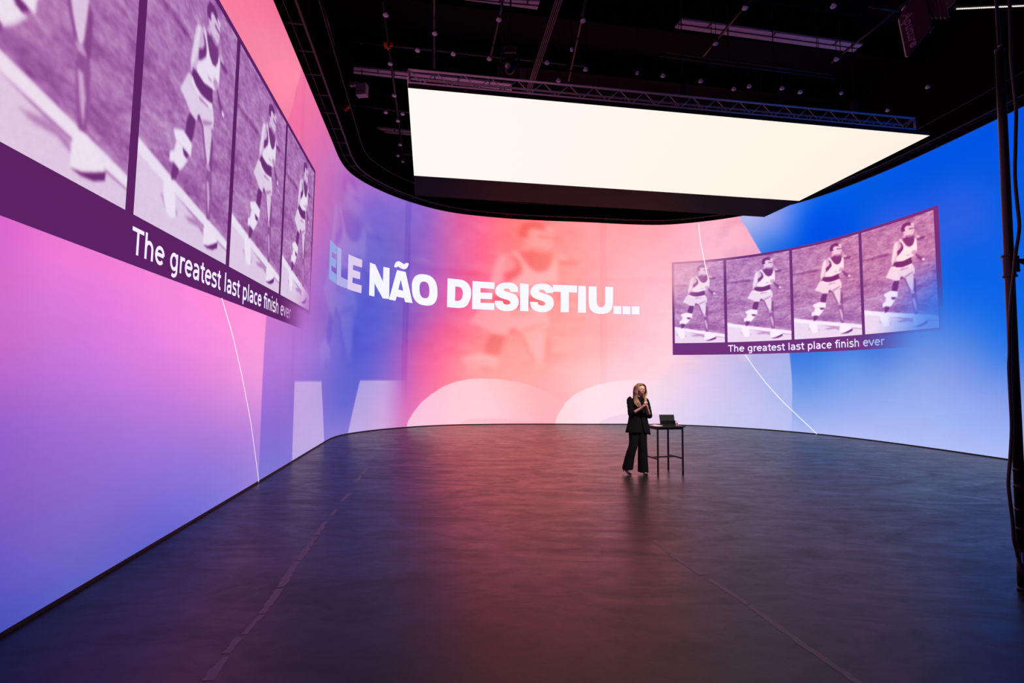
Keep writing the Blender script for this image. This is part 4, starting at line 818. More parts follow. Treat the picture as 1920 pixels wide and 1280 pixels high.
# pen strokes of a plain sans serif face: letter -> (advance, strokes)
PEN = {
    'T': (.611, [[(.0, .685), (.611, .685)], [(.305, .7), (.305, 0)]]),
    'h': (.634, [[(.137, .76), (.137, 0)], arc(.318, .32, .181, .182, 180, 0) + [(.499, 0)]]),
    'n': (.634, [[(.137, .547), (.137, 0)], arc(.318, .32, .181, .182, 180, 0) + [(.499, 0)]]),
    'e': (.615, [[(.09, .29), (.545, .29)], arc(.322, .272, .232, .232, 4, 318)]),
    'g': (.635, [arc(.305, .275, .205, .23, 0, 360, 28), [(.5, .547), (.5, .0)], arc(.30, -.0, .2, .165, 0, -125)]),
    'r': (.411, [[(.137, .547), (.137, 0)], sp([(.137, .28), (.165, .42), (.26, .49), (.42, .485)])]),
    'a': (.613, [sp([(.11, .46), (.20, .495), (.32, .5), (.44, .45), (.478, .33), (.478, .15), (.478, 0)]), sp([(.478, .30), (.30, .295), (.16, .26), (.108, .165), (.15, .07), (.25, .04), (.38, .08), (.478, .2)])]),
    't': (.392, [sp([(.2, .70), (.2, .45), (.2, .2), (.22, .08), (.30, .045), (.375, .045)]), [(.02, .505), (.375, .505)]]),
    's': (.521, [sp([(.445, .47), (.36, .498), (.25, .503), (.14, .475), (.105, .405), (.16, .32), (.28, .285), (.40, .25), (.455, .165), (.41, .075), (.28, .042), (.16, .048), (.055, .085)])]),
    'l': (.278, [[(.139, .76), (.139, 0)]]),
    'p': (.635, [[(.137, .547), (.137, -.208)], arc(.335, .272, .205, .23, 0, 360, 28)]),
    'c': (.55, [arc(.322, .272, .232, .232, 52, 308)]),
    'f': (.352, [sp([(.385, .715), (.28, .71), (.205, .66), (.19, .55), (.19, .3), (.19, 0)]), [(.02, .505), (.36, .505)]]),
    'i': (.278, [[(.139, .547), (.139, 0)], [(.139, .76), (.139, .655)]]),
    'v': (.592, [[(.04, .547), (.296, .03)], [(.296, .03), (.552, .547)]]),
    ' ': (.318, []),
}
def caption(x0, x1, zb, zt, right, parent):
    text = 'The greatest last place finish ever'; wd = sum(PEN[c][0] for c in text); kx = (x1 - x0) / wd; kz = (zt - zb) / .729
    bm = bmesh.new(); x = 0.0
    for c in text:
        for st in PEN[c][1]:
            P = [Vector((x + a, b, 0)) for a, b in st]; n = len(P); L_ = []; closed = (P[0] - P[-1]).length < 1e-6
            for i in range(n):
                if closed: d = P[(i + 1) % (n - 1)] - P[(i - 1) % (n - 1)]
                else: d = P[min(i + 1, n - 1)] - P[max(i - 1, 0)]
                d.normalize(); m = Vector((-d.y, d.x, 0)) * .057; L_.append((P[i] + m, P[i] - m))
            vs = [[bm.verts.new(((p.x) * kx + x0, p.y * kz + zb, 0)) for p in q] for q in L_]
            for i in range(n - 1): bm.faces.new((vs[i][0], vs[i + 1][0], vs[i + 1][1], vs[i][1]))
        x += PEN[c][0]
    flat_bm_to_wall(bm, .1)
    def cf(s, z):
        t = sm(x0 + .72 * (x1 - x0), x1 + .2, s)[:, None]
        return np.array([[248, 238, 250.]]) * (1 - t) + np.array([[150, 168, 235.]] if right else [[190, 130, 200.]]) * t
    return finish_flat('caption', bm, .011, cf, parent)
caption(35.11, 40.47, 2.875, 3.125, True, strip_right)
caption(8.45, 13.87, 2.875, 3.125, False, strip_left)

for k, ln in enumerate(LINES):
    P = np.array(ln); t = np.r_[0, np.cumsum(np.hypot(*np.diff(P, axis=0).T))]; T = np.linspace(0, t[-1], 60)
    P = np.c_[np.interp(T, t, P[:, 0]), np.interp(T, t, P[:, 1])]
    for _ in range(6): P[1:-1] = (P[:-2] + 2 * P[1:-1] + P[2:]) / 4
    d = np.gradient(P, axis=0); d /= np.linalg.norm(d, axis=1)[:, None]; N = np.c_[-d[:, 1], d[:, 0]] * (.012 if k == 0 else .016)
    s = np.r_[P[:, 0] + N[:, 0], P[:, 0] - N[:, 0]]; z = np.r_[P[:, 1] + N[:, 1], P[:, 1] - N[:, 1]]; n = len(P)
    F = np.array([(i + 1, i, n + i, n + i + 1) for i in range(n - 1)])
    def cl(s, z, k=k):
        a = (.85 if k != 1 else .85 * sm(4.9, 6.3, z) + 0 * s)
        a = np.broadcast_to(a, s.shape)[:, None]; return backdrop(s, z, False) * (1 - a) + 253 * a
    o = wall_mesh('curved_line', wall_xyz(s, z, .012), F, s, z, cl(s, z), LED, None); to_local(o, led_wall)

# steel rail with brackets that runs above and inside the top of the wall
rail = tag(empty('rigging_rail', (0, 0, WALL_H)), 'dark steel ladder rail following the top edge of the curved video wall', 'rigging rail')
def rail_tube(off, z, r):
    SS = np.arange(6, 47.5, .25); P = wall_xyz(SS, np.full(len(SS), z), off); return MB().tube([tuple(p) for p in P], r, 8)
for off, z, r in ((.10, WALL_H + .14, .012), (.34, WALL_H + .10, .028), (.62, WALL_H + .45, .012)):
    o = rail_tube(off, z, r).build('rail', M['dark_metal'], smooth=True); to_local(o, rail)
for s in np.arange(6.3, 47.0, .8):
    a, b, c = wall_xyz(np.array([s, s, s]), np.array([WALL_H + .06, WALL_H + .10, WALL_H + .45]), np.array([0.0, .34, .62]))
    a = wall_xyz(np.array([s]), np.array([WALL_H + .10]), 0.0)[0]
    d = wall_xyz(np.array([s]), np.array([WALL_H + .03]), -.06)[0]
    o = MB().tube([tuple(d), tuple(a), tuple(b)], .014, 6).build('bracket', M['dark_metal']); to_local(o, rail)
# black masking skirt above the wall that hides the hall behind it
SS = np.arange(4, 48, .3); A = wall_xyz(SS, np.full(len(SS), WALL_H + .05), -.5); B = wall_xyz(SS, np.full(len(SS), HALL_Z - .02), -.5); C2 = B.copy(); D2 = A.copy()
C2 = wall_xyz(SS, np.full(len(SS), HALL_Z - .02), -.54); D2 = wall_xyz(SS, np.full(len(SS), WALL_H + .05), -.54)
V = np.stack([A, B, C2, D2], 1); n = len(SS)
mb = MB().add([tuple(p) for p in V.reshape(-1, 3)], [(i*4+j, (i+1)*4+j, (i+1)*4+(j+1) % 4, i*4+(j+1) % 4) for i in range(n-1) for j in range(4)])
tag(mb.build('masking_drape', M['ceiling']), 'black masking drape hanging from the ceiling behind the top of the video wall', 'drape')

# ------------------------------------------------------------------ ceiling LED panel
P0, P1, P2, P3, P4, P5 = [Vector(p) for p in ((-1.98, 9.12, PANEL_Z), (8.99, 10.72, PANEL_Z), (8.46, 14.82, PANEL_Z), (-2.65, 13.24, PANEL_Z), (-2.91, 14.74, PANEL_Z), (8.18, 16.35, PANEL_Z))]
panel = tag(empty('ceiling_led_panel', P0), 'huge flat rectangular video ceiling glowing warm white above the stage with a dark unlit far strip', 'ceiling screen')
def lit_mat():
    m = bpy.data.materials.new('lit led tiles'); m.use_nodes = True; nt = m.node_tree; nt.nodes.clear(); L = nt.links.new
    out = nt.nodes.new('ShaderNodeOutputMaterial'); em = nt.nodes.new('ShaderNodeEmission'); tc = nt.nodes.new('ShaderNodeTexCoord')
    sx = nt.nodes.new('ShaderNodeSeparateXYZ'); rp = nt.nodes.new('ShaderNodeValToRGB'); mr = nt.nodes.new('ShaderNodeMapRange')
    mr.inputs[1].default_value = 0; mr.inputs[2].default_value = 11; L(tc.outputs['Object'], sx.inputs[0]); L(sx.outputs[0], mr.inputs[0]); L(mr.outputs[0], rp.inputs[0])
    rp.color_ramp.elements[0].color = tuple(lin((254, 247, 241))) + (1,); rp.color_ramp.elements[1].color = tuple(lin((254, 240, 226))) + (1,)
    L(rp.outputs[0], em.inputs[0]); em.inputs[1].default_value = CEILING_POWER; L(em.outputs[0], out.inputs[0]); return m
def quad_slab(name, pts, th, mats, parent):
    me = bpy.data.meshes.new(name); L0 = parent.location
    V = [p - L0 for p in pts] + [p - L0 + Vector((0, 0, th)) for p in pts]
    me.from_pydata([tuple(v) for v in V], [], [(0, 1, 2, 3), (7, 6, 5, 4), (0, 4, 5, 1), (1, 5, 6, 2), (2, 6, 7, 3), (3, 7, 4, 0)])
    for m in mats: me.materials.append(m)
    me.polygons[0].material_index = 0
    for i in range(1, 6): me.polygons[i].material_index = len(mats) - 1
    me.update(); o = link(name, me, None, parent)
    bm = bmesh.new(); bm.from_mesh(me); bmesh.ops.recalc_face_normals(bm, faces=bm.faces); bm.to_mesh(me); bm.free(); return o
quad_slab('lit_screen', [P0, P1, P2, P3], .09, [lit_mat(), M['cabinet']], panel)
tag(quad_slab('unlit_screen', [P3, P2, P5, P4], .09, [M['unlit'], M['cabinet']], panel), 'dark switched off strip of screen')

# box truss over the near edge of the panel
def truss(name, a, b, hgt, wid, r, bay, label):
    a = Vector(a); b = Vector(b); t = empty(name, a); tag(t, label, 'truss'); d = (b - a); Ln = d.length; d.normalize()
    side = Vector((-d.y, d.x, 0)).normalized() * wid; up = Vector((0, 0, hgt)); z0 = Vector((0, 0, 0))
    cs = (z0, up, side, side + up)
    for c in cs: MB().tube([c, c + d * Ln], r, 10).build('chord', M['alu'], t, smooth=True)
    n = int(round(Ln / bay)); st = Ln / n
    for i in range(n):
        x0, x1 = d * (i * st), d * ((i + 1) * st); xm = d * ((i + .5) * st)
        MB().tube([x0 + up, xm], r * .42, 6).tube([xm, x1 + up], r * .42, 6).build('front_brace', M['alu'], t, smooth=True)
        MB().tube([x0 + side, xm], r * .42, 6).tube([xm, x1 + side], r * .42, 6).build('lower_brace', M['alu'], t, smooth=True)
        MB().tube([x0 + side, xm + side + up], r * .42, 6).tube([xm + side + up, x1 + side], r * .42, 6).build('rear_brace', M['alu'], t, smooth=True)
    for x in (z0, d * Ln):
        MB().tube([x, x + up], r * .9, 8).tube([x + up, x + up + side], r * .9, 8).tube([x + side, x + side + up], r * .9, 8).tube([x, x + side], r * .9, 8).build('end_frame', M['alu'], t, smooth=True)
    return t
dN = (P1 - P0).normalized()
truss('box_truss', P0 + Vector((0, .03, .12)), P0 + dN * 10.75 + Vector((0, .03, .12)), .25, .28, .024, .52, 'long silver box truss running along the near edge of the white ceiling screen')
# hoist chains that carry truss and panel
for k, f_ in enumerate((.16, .5, .86)):
    p = P0 + dN * (10.97 * f_) + Vector((-.02, .17, 0))
    o = tag(empty('chain_hoist', p + Vector((0, 0, .36))), 'black chain hoist above the box truss at the %s of the white ceiling screen' % ('left corner', 'middle', 'right end')[k], 'hoist', 'chain hoists over the ceiling screen')
    MB().box((0, 0, .2), (.14, .12, .24)).tube([(0, 0, .02), (0, 0, .1)], .03, 8).build('hoist_body', M['black'], o, bevel=.015)
    MB().tube([(0, 0, .3), (0, 0, HALL_Z - PANEL_Z - .37)], .008, 6).build('chain', M['black'], o)
for k, (p, q_) in enumerate(((P3, P2), (P4, P5))):
    for g, f_ in enumerate((.1, .5, .9)):
        p_ = p.lerp(q_, f_) + Vector((0, .0 if k == 0 else -.15, .09))
        o = MB().tube([(0, 0, 0), (0, 0, HALL_Z - PANEL_Z - .1)], .012, 6).build('drop_rod', M['black']); o.location = p_
        tag(o, 'thin black rod hanging the ceiling screen from the roof', 'rod', 'rods hanging the ceiling screen')

# ------------------------------------------------------------------ roof fittings
PZ = 9.6
pipe_lab = {0: 'long dark sprinkler pipe running away from the camera left of the ceiling screen', 1: 'dark pipe pointing away from the camera above the left end of the box truss',
    2: 'dark pipe above the left half of the box truss pointing away', 3: 'dark pipe high above the middle of the box truss', 4: 'dark pipe crossing in front of the long violet roof beam near its left end',
    5: 'dark pipe crossing the right end of the long violet roof beam', 6: 'short reddish pipe beside the top of the left video wall', 7: 'long cross pipe carrying small white domes above the box truss',
    8: 'cross pipe with a brass valve left of the ceiling screen', 9: 'faint cross pipe far back left of the ceiling screen', 14: 'upper of two thin dark bars under the violet roof beam', 15: 'lower of two thin dark bars under the violet roof beam'}
def on_roof(o): return o
for i, ((x0, y0), (x1, y1)) in enumerate(PIPES):
    if 10 <= i <= 13: continue
    r = .03 if i not in (14, 15) else .014
    z = PZ + (.05 if i in (7, 8, 9) else -.02 if i < 10 else -.3)
    a = Vector((x0, y0, z)); b = Vector((x1, y1, z))
    if i not in (6, 14, 15): a -= (b - a) * (.0 if i in (0, 7, 8, 9) else .8)
    t = tag(empty('ceiling_pipe', a), pipe_lab[i], 'pipe')
    MB().tube([(0, 0, 0), b - a], r, 10).build('pipe', M['dark_metal'] if i in (0, 6) else M['black_metal'], t, smooth=True)
    L_ = (b - a).length
    for f_ in ((.12, .88) if L_ < 4 else (.1, .37, .63, .9)):
        p = (b - a) * f_
        MB().tube([p + Vector((0, 0, r * .6)), Vector((p.x, p.y, HALL_Z - z))], .008, 6).build('hanger_rod', M['black'], t)
        MB().box(tuple(p), (.03, r * 2.5, r * 2.5)).build('pipe_clamp', M['black'], t, bevel=.004)
# bundle of four pale cables running to the truss
for i in range(10, 14):
    (x0, y0), (x1, y1) = PIPES[i]; a = Vector((x0, y0, PZ)); b = Vector((x1, y1, PZ)); d = (a - b)
    P = [a + d * .9 + Vector((0, 0, .9)), a + d * .3 + Vector((0, 0, .25)), a, (a + b) / 2 + Vector((0, 0, -.015)), b, b - d * .12 + Vector((0, 0, .1)), b - d * .25 + Vector((0, 0, HALL_Z - PZ - .05))]
    P[0] = Vector((P[0].x, P[0].y, HALL_Z - .03)); o = MB().tube([p - P[0] for p in P], .009, 6).build('power_cable', mat('pale rubber %d' % i, (150, 118, 122), .6)); o.location = P[0]
    tag(o, 'one of four thin pale cables running side by side to the box truss', 'cable', 'four parallel cables above the box truss')
# white domes
def dome(x, y, k):
    t = empty('ceiling_dome', (x, y, PZ - .06)); r = .062 if k not in (11, 13, 31) else .04
    MB().ball((0, 0, 0), (r, r, r * .62), 16, 8, .5, 1.0).ball((0, 0, 0), (r, r, r * .12), 16, 4, 0, .5).build('dome_cover', M['dome'], t, smooth=True)
    MB().tube([(0, 0, .005), (0, 0, .05)], .04, 12).build('dome_base', M['dome'], t, smooth=True)
    MB().tube([(0, 0, .05), (0, 0, HALL_Z - PZ + .06)], .007, 6).build('dome_rod', M['black'], t); return t
for k, (x, y) in enumerate(DOTS):
    if k == 9: x += .12
    if k in (0, 4, 17, 18, 20, 21):   tag(dome(x, y, k), 'small white dome in the row along the pipe left of the ceiling screen', 'ceiling dome', 'domes along the left pipe')
    elif x < 2.2 and y < 13:          tag(dome(x, y, k), 'small white dome under the black roof above the left half of the box truss', 'ceiling dome', 'domes above the truss, left half')
    elif x < 2.2:                     tag(dome(x, y, k), 'small white dome under the black roof beside the ceiling screen, behind the truss end', 'ceiling dome', 'domes left of the ceiling screen')
    else:                             tag(dome(x, y, k), 'small white dome under the black roof above the right half of the box truss', 'ceiling dome', 'domes above the truss, right half')
# roof beams that catch the light
beam_lab = dict(A='grey roof beam running behind the left end of the box truss', B='short grey roof beam far back left of the ceiling screen',
                C='pink lit roof beam at the top edge above the title', D='long violet lit roof beam high on the right')
for k, P in BEAMS.items():
    t = tag(empty('roof_beam', (P[0][0], P[0][1], 10.5)), beam_lab[k], 'beam')
    Q = [Vector((x - P[0][0], y - P[0][1], 0)) for x, y in P]
    MB().prism(Q, (0, 0, .05)).build('lower_flange', M['beam'], t)
    m0, m1 = (Q[0] + Q[3]) / 2, (Q[1] + Q[2]) / 2; sd = (m1 - m0).cross(Vector((0, 0, 1))).normalized() * .012
    MB().prism([m0 - sd, m1 - sd, m1 + sd, m0 + sd], (0, 0, .85)).build('web', M['ceiling'], t)
    for f_ in (.15, .5, .85):
        p = m0.lerp(m1, f_); MB().tube([p + Vector((0, 0, -.012)), p + sd * 14 + Vector((0, 0, -.012))], .014, 6).build('clamp', M['black'], t)
    MB().prism([m0 - sd, m1 - sd, m1 + sd, m0 + sd], (0, 0, -.012)).build('conduit', M['black'], t)
# black purlins across the whole roof
for k in range(9):
    y = 7.2 + k * 2.2
    if k < 7:
        o = MB().box((0, 0, 0), (30, .16, .5), rz=R(8.7)).build('roof_joist', M['ceiling']); o.location = (2, y + 1, HALL_Z - .25)
        tag(o, 'black roof joist spanning the hall under the black ceiling', 'joist', 'black roof joists')
# junction box, valves, lamp
jb = tag(empty('junction_box', (-4.37, 14.01, 9.9)), 'pale junction box hanging near the grey roof beam left of the ceiling screen', 'box')
MB().box((.03, 0, -.02), (.30, .2, .34), rz=R(-8)).build('box_body', M['beam'], jb, bevel=.01)
MB().box((-.2, 0, .16), (.26, .12, .10), rz=R(-8)).build('side_arm', M['beam'], jb, bevel=.01)
for dx in (-.03, .03, .09): MB().tube([(dx, -.11, -.1), (dx, -.13, -.1)], .018, 8).build('socket', M['black'], jb)
MB().tube([(0, 0, .1), (0, 0, HALL_Z - 9.9)], .012, 6).build('hanger_rod', M['black'], jb)
for k, (x, y, z) in enumerate(((-3.0, 11.56, 9.6), (-4.92, 14.39, 9.6))):
    t = tag(empty('pipe_valve', (x, y, z)), ('orange valve on the long pipe above the left end of the box truss', 'brass valve on the cross pipe beside the curved video wall')[k], 'valve')
    MB().tube([(-.10, 0, 0), (.10, 0, 0)], .055, 12).tube([(0, 0, 0), (0, 0, -.1)], .04, 10).build('valve_body', M['orange'], t, smooth=True)
    MB().tube([(-.07, -.05, -.12), (.07, -.05, -.12)], .018, 8).tube([(0, -.12, -.12), (0, .02, -.12)], .018, 8).build('valve_handle', M['orange'], t, smooth=True)
    MB().tube([(0, 0, .05), (0, 0, HALL_Z - z)], .01, 6).build('hanger_rod', M['black'], t)
ml = tag(empty('moving_light', (-.12, 11.17, 9.0)), 'dark moving head stage light hanging above the left part of the box truss', 'stage light')
MB().ball((0, 0, -.12), (.15, .17, .22)).build('lamp_head', M['dark_metal'], ml, smooth=True)
MB().tube([(-.19, 0, -.1), (-.2, 0, .14), (-.12, 0, .2), (.12, 0, .2), (.2, 0, .14), (.19, 0, -.1)], .025, 8).build('yoke', M['black'], ml, smooth=True)
MB().box((0, 0, .28), (.3, .24, .13)).build('lamp_base', M['dark_metal'], ml, bevel=.02)
MB().tube([(0, 0, .34), (0, 0, HALL_Z - 9)], .02, 8).build('hanger_pole', M['black'], ml)
MB().tube([(-.04, -.14, -.22), (-.05, -.2, -.28)], .06, 12).build('lens', M['alu'], ml, smooth=True)
bt = tag(empty('truss_bar', (6.83, 9.39, 9.0)), 'short dark bar catching blue light beside the hanging soft light', 'bar')
MB().tube([(0, 0, 0), (.65, .11, 0)], .025, 8).build('bar_tube', M['dark_metal'], bt, smooth=True)
for f_ in (.1, .55): MB().tube([(f_, f_ * .17, .03), (f_, f_ * .17, HALL_Z - 9)], .01, 6).build('hanger_rod', M['black'], bt)

# lit batten of small diodes, top right
ba, bb = Vector((5.01, 5.53, 6.0)), Vector((5.72, 5.47, 6.0)); bb = bb + (bb - ba) * .5
t = tag(empty('light_batten', ba), 'thin batten with a row of glowing white diodes at the top right', 'light batten')
d = bb - ba
MB().box(tuple(d / 2 + Vector((0, 0, .022))), (d.length + .02, .03, .02), rz=math.atan2(d.y, d.x)).build('batten_rail', M['black'], t)
n = 54
for i in range(n):
    p = d * ((i + .5) / n)
    MB().ball(tuple(p), (.0085, .0085, .0075), 8, 6).build('diode', M['diode'], t)
for f_ in (.25, .8): MB().tube([d * f_ + Vector((0, 0, .03)), d * f_ + Vector((0, 0, HALL_Z - 6))], .006, 6).build('hanger_rod', M['black'], t)

# ------------------------------------------------------------------ hanging soft light with maker's name
sl = tag(empty('soft_light', (3.9, 4.8, 5.2)), 'dark plum soft light with pale printed name hanging at the top right', 'studio light')
LO = Vector((3.9, 4.8, 5.2)); W3 = lambda x, z, y=4.8: Vector((x, y, z)) - LO
F1 = [W3(3.987, 5.667), W3(3.904, 5.527), W3(3.777, 5.337), W3(3.835, 4.942), W3(3.861, 4.942), W3(4.093, 5.244), W3(4.05, 5.557), W3(4.05, 5.75)]
MB().prism(F1, (.14, .19, .12)).build('side_panel', M['fabric'], sl, bevel=.006)
F2 = [W3(4.30, 5.80, 5.02), W3(4.375, 5.538, 5.02), W3(4.547, 5.69, 5.02), W3(4.60, 5.82, 5.02)]
MB().prism(F2, (.12, .15, .1)).build('rear_panel', M['fabric'], sl, bevel=.006)
for k in range(5):
    x = 4.13 + .045 * k
    P = [W3(x - .03, 5.78, 4.92), W3(x - .01, 5.62, 4.90), W3(x + .02, 5.50, 4.90), W3(x + .05, 5.43, 4.92)]
    MB().tube(P, .018, 8).build('bellow_rib', M['fabric'], sl, smooth=True)
MB().tube([W3(4.08, 5.25, 4.9), W3(4.18, 5.40, 4.92)], .02, 8).build('bracket_arm', M['black'], sl, smooth=True)
MB().tube([W3(4.13, 5.24, 4.86), W3(4.17, 5.30, 4.86)], .005, 6).ball(tuple(W3(4.13, 5.24, 4.86)), .009, 8, 6).build('knob', M['alu'], sl, smooth=True)
MB().tube([W3(3.806, 5.415, 4.79), W3(3.845, 5.46, 4.79)], .007, 8).build('clip', M['dome'], sl, smooth=True)
MB().tube([W3(4.25, 5.5, 4.98), W3(4.25, 6.2, 4.98), W3(4.25, HALL_Z, 4.98)], .022, 8).build('hanger_pole', M['black'], sl, smooth=True)
MB().prism([W3(4.10, 5.84, 4.92), W3(4.62, 5.88, 4.98), W3(4.66, 6.22, 5.12), W3(4.14, 6.2, 5.06)], (-.01, -.02, -.006)).build('diffuser', M['dome'], sl)
ld = bpy.data.lights.new('lamp', 'AREA'); ld.shape = 'RECTANGLE'; ld.size = .5; ld.size_y = .4; ld.energy = SOFT_POWER; ld.color = (1.0, .86, .76); ld.spread = R(70)
lo = bpy.data.objects.new('lamp', ld); COL.objects.link(lo); lo.parent = sl; lo.location = W3(4.40, 6.02, 5.16)
lo.rotation_euler = (Vector((2.45, 9.6, 1.3)) - (LO + lo.location)).to_track_quat('-Z', 'Y').to_euler()
cu = bpy.data.curves.new('print', 'FONT'); cu.body = 'Aputure'; cu.size = 1; cu.resolution_u = 3
o = bpy.data.objects.new('print', cu); COL.objects.link(o)
me = bpy.data.meshes.new_from_object(o.evaluated_get(bpy.context.evaluated_depsgraph_get())); bpy.data.objects.remove(o)
bm = bmesh.new(); bm.from_mesh(me)
# outlined lettering: thin tubes along the glyph outlines
mb = MB(); A_ = W3(3.838, 5.375, 4.79); B_ = W3(3.905, 5.045, 4.79); ex = (B_ - A_); ey = Vector((.085, 0, .055))
xs = [v.co.x for v in bm.verts]; wd = max(xs) - min(xs); ys = max(v.co.y for v in bm.verts)
for e in bm.edges:
    if len(e.link_faces) == 1:
        a, b = [A_ + ex * ((v.co.x - min(xs)) / wd) + ey * (v.co.y / ys - .35) for v in e.verts]
        if (a - b).length > 1e-5: mb.tube([a, b], .0022, 4, cap=False)
bm.free(); mb.build('printed_name', M['print'], sl)

# ------------------------------------------------------------------ pole and cable at the right edge
pl = tag(empty('standing_pole', (4.385, 4.5, 0)), 'tall black telescopic pole with clamp standing at the right edge', 'pole')
X = lambda z: .07 * min(z, 4.8) / 4.8
MB().tube([(X(.02), 0, .02), (X(.35), 0, .35)], .042, 20).build('foot_sleeve', M['black_metal'], pl, smooth=True)
MB().tube([(X(0), 0, 0), (X(.03), 0, .03)], [.046, .044], 20).build('rubber_foot', M['cable'], pl, smooth=True)
MB().tube([(X(.35), 0, .35), (X(2.72), 0, 2.72), (X(4.05), 0, 4.05), (X(4.82), 0, 4.82)], [.037, .036, .034, .032], 24).build('lower_tube', M['black_metal'], pl, smooth=True)
MB().tube([(X(4.82), 0, 4.82), (X(4.82), 0, HALL_Z)], .013, 14).build('upper_tube', M['black_metal'], pl, smooth=True)
MB().tube([(X(4.80), 0, 4.80), (X(4.80), 0, 4.835)], .036, 20).build('top_collar', M['black_metal'], pl, smooth=True)
MB().tube([(X(4.8) - .03, -.02, 4.83), (X(4.8) - .01, -.03, 4.85)], .006, 8).build('collar_screw', M['alu'], pl, smooth=True)
for z in (.50, .66, .86, 1.0): MB().tube([(X(z), 0, z), (X(z), 0, z + .03)], .041, 20).build('collar', M['black_metal'], pl, smooth=True)
MB().box((X(.3) - .025, -.036, .28), (.03, .01, .09)).build('blue_sticker', M['bluetag'], pl)
cl = empty('clamp', (X(2.8), 0, 2.8), parent=pl)
cl2 = MB().tube([(0, 0, -.1), (0, 0, .1)], .045, 20)
cl2.tube([(0, 0, .085), (0, 0, .1)], .056, 20).tube([(0, 0, -.1), (0, 0, -.085)], .054, 20).box((.045, 0, .03), (.04, .06, .12)).build('clamp_jaw', M['black_metal'], cl)
MB().tube([(.05, 0, .05), (.1, 0, .05), (.15, 0, .04), (.35, .05, .04)], [.015, .02, .03, .03], 12).build('clamp_arm', M['black_metal'], cl, smooth=True)
MB().tube([(.05, -.01, -.04), (.075, -.01, -.04)], .014, 10).build('clamp_knob', M['black_metal'], cl, smooth=True)
CB = [(4.453, 4.36, 5.496), (4.435, 4.36, 5.191), (4.426, 4.36, 4.89), (4.416, 4.36, 4.641), (4.425, 4.36, 4.394), (4.431, 4.36, 4.173), (4.407, 4.36, 3.857), (4.385, 4.36, 3.567), (4.389, 4.36, 3.329), (4.396, 4.36, 3.139), (4.38, 4.36, 3.021), (4.354, 4.36, 2.903), (4.317, 4.36, 2.669), (4.287, 4.36, 2.483), (4.26, 4.36, 2.253), (4.246, 4.36, 2.024), (4.234, 4.36, 1.887), (4.231, 4.36, 1.616), (4.227, 4.36, 1.393), (4.204, 4.36, 1.17), (4.173, 4.36, 0.949), (4.174, 4.36, 0.818), (4.188, 4.36, 0.6), (4.189, 4.36, 0.47), (4.206, 4.36, 0.384), (4.223, 4.36, 0.298), (4.26, 4.34, .18), (4.33, 4.32, .06), (4.5, 4.32, .02), (4.9, 4.34, .015)]
CB = [(4.47, 4.36, HALL_Z - .02), (4.46, 4.36, 8.0)] + CB
o = MB().tube([p - Vector((4.9, 4.34, 0)) for p in crv(CB)], .0135, 10).build('power_cable', M['cable'], smooth=True); o.location = (4.9, 4.34, 0)
tag(o, 'black cable hanging in loose bends beside the standing pole', 'cable')

# ------------------------------------------------------------------ floor marks
random.seed(3)
def floor_strip(pts, w, z, rough, rng):
    (x0, y0), (x1, y1) = pts; d = Vector((x1 - x0, y1 - y0, 0)); L_ = d.length; n = max(4, int(L_ / .05)); d.normalize(); s_ = Vector((-d.y, d.x, 0))
    top = []; bot = []
    for i in range(n + 1):
        p = Vector((x0, y0, 0)) + d * (L_ * i / n)
        top.append(p + s_ * (w / 2 * (1 + rng.uniform(-rough, rough)))); bot.append(p - s_ * (w / 2 * (1 + rng.uniform(-rough, rough))))
    V = top + bot + [p + Vector((0, 0, z)) for p in top + bot]; m = n + 1; F = []
    for i in range(n):
        F += [(i, i+1, m+i+1, m+i), (2*m+i, 3*m+i, 3*m+i+1, 2*m+i+1), (i, 2*m+i, 2*m+i+1, i+1), (m+i, m+i+1, 3*m+i+1, 3*m+i)]
    F += [(0, m, 3*m, 2*m), (n, 2*m+n, 3*m+n, m+n)]
    return V, F
rng = random.Random(5)
def tape_line(segs, w, name, label, cat, m, rough=.35, kind=None):
    o = tag(empty(name, (segs[0][0][0], segs[0][0][1], 0)), label, cat)
    for sg in segs:
        V, F = floor_strip(sg, w, .0012, rough, rng); MB().add([Vector(v) - o.location for v in V], F).build('tape_piece', m, o)
tape_line(TAPE1, .055, 'floor_tape', 'worn broken tape line on the floor running from lower left towards the left curve', 'tape line', M['tape'], .5)
tape_line(TAPE2, .05, 'floor_tape', 'worn pale tape line on the floor at the lower right', 'tape line', M['tape'], .3)

# ------------------------------------------------------------------ bar table
TA = math.atan2(.14, .53)
tb = tag(empty('bar_table', (2.74, 9.66, 0), TA), 'tall dark bar table with thin square legs beside the woman', 'table')
TW, TD, TH = .525, .50, .895
MB().box((TW / 2, TD / 2, TH - .012), (TW + .09, TD + .08, .024)).build('table_top', M['table'], tb, bevel=.003)
MB().box((TW / 2, 0, TH - .045), (TW, .025, .04)).box((TW / 2, TD, TH - .045), (TW, .025, .04)).box((0, TD / 2, TH - .045), (.025, TD, .04)).box((TW, TD / 2, TH - .045), (.025, TD, .04)).build('apron', M['dark_metal'], tb)
for x in (0, TW):
    for y in (0, TD): MB().box((x, y, (TH - .03) / 2), (.028, .028, TH - .03)).build('leg', M['dark_metal'], tb, bevel=.003)
for x in (0, TW): MB().box((x, TD / 2, .29), (.022, TD - .02, .025)).build('side_rail', M['dark_metal'], tb)
MB().box((TW / 2, TD / 2, .29), (TW - .02, .022, .025)).build('foot_rail', M['dark_metal'], tb)
tm = Matrix.Translation((2.74, 9.66, 0)) @ Matrix.Rotation(TA, 4, 'Z')
def on_table(x, y): p = tm @ Vector((x, y, TH)); return p
p = on_table(.16, .14)
tbl = tag(empty('tablet_computer', p, TA - R(6)), 'black tablet standing in its folding keyboard case on the bar table', 'tablet')
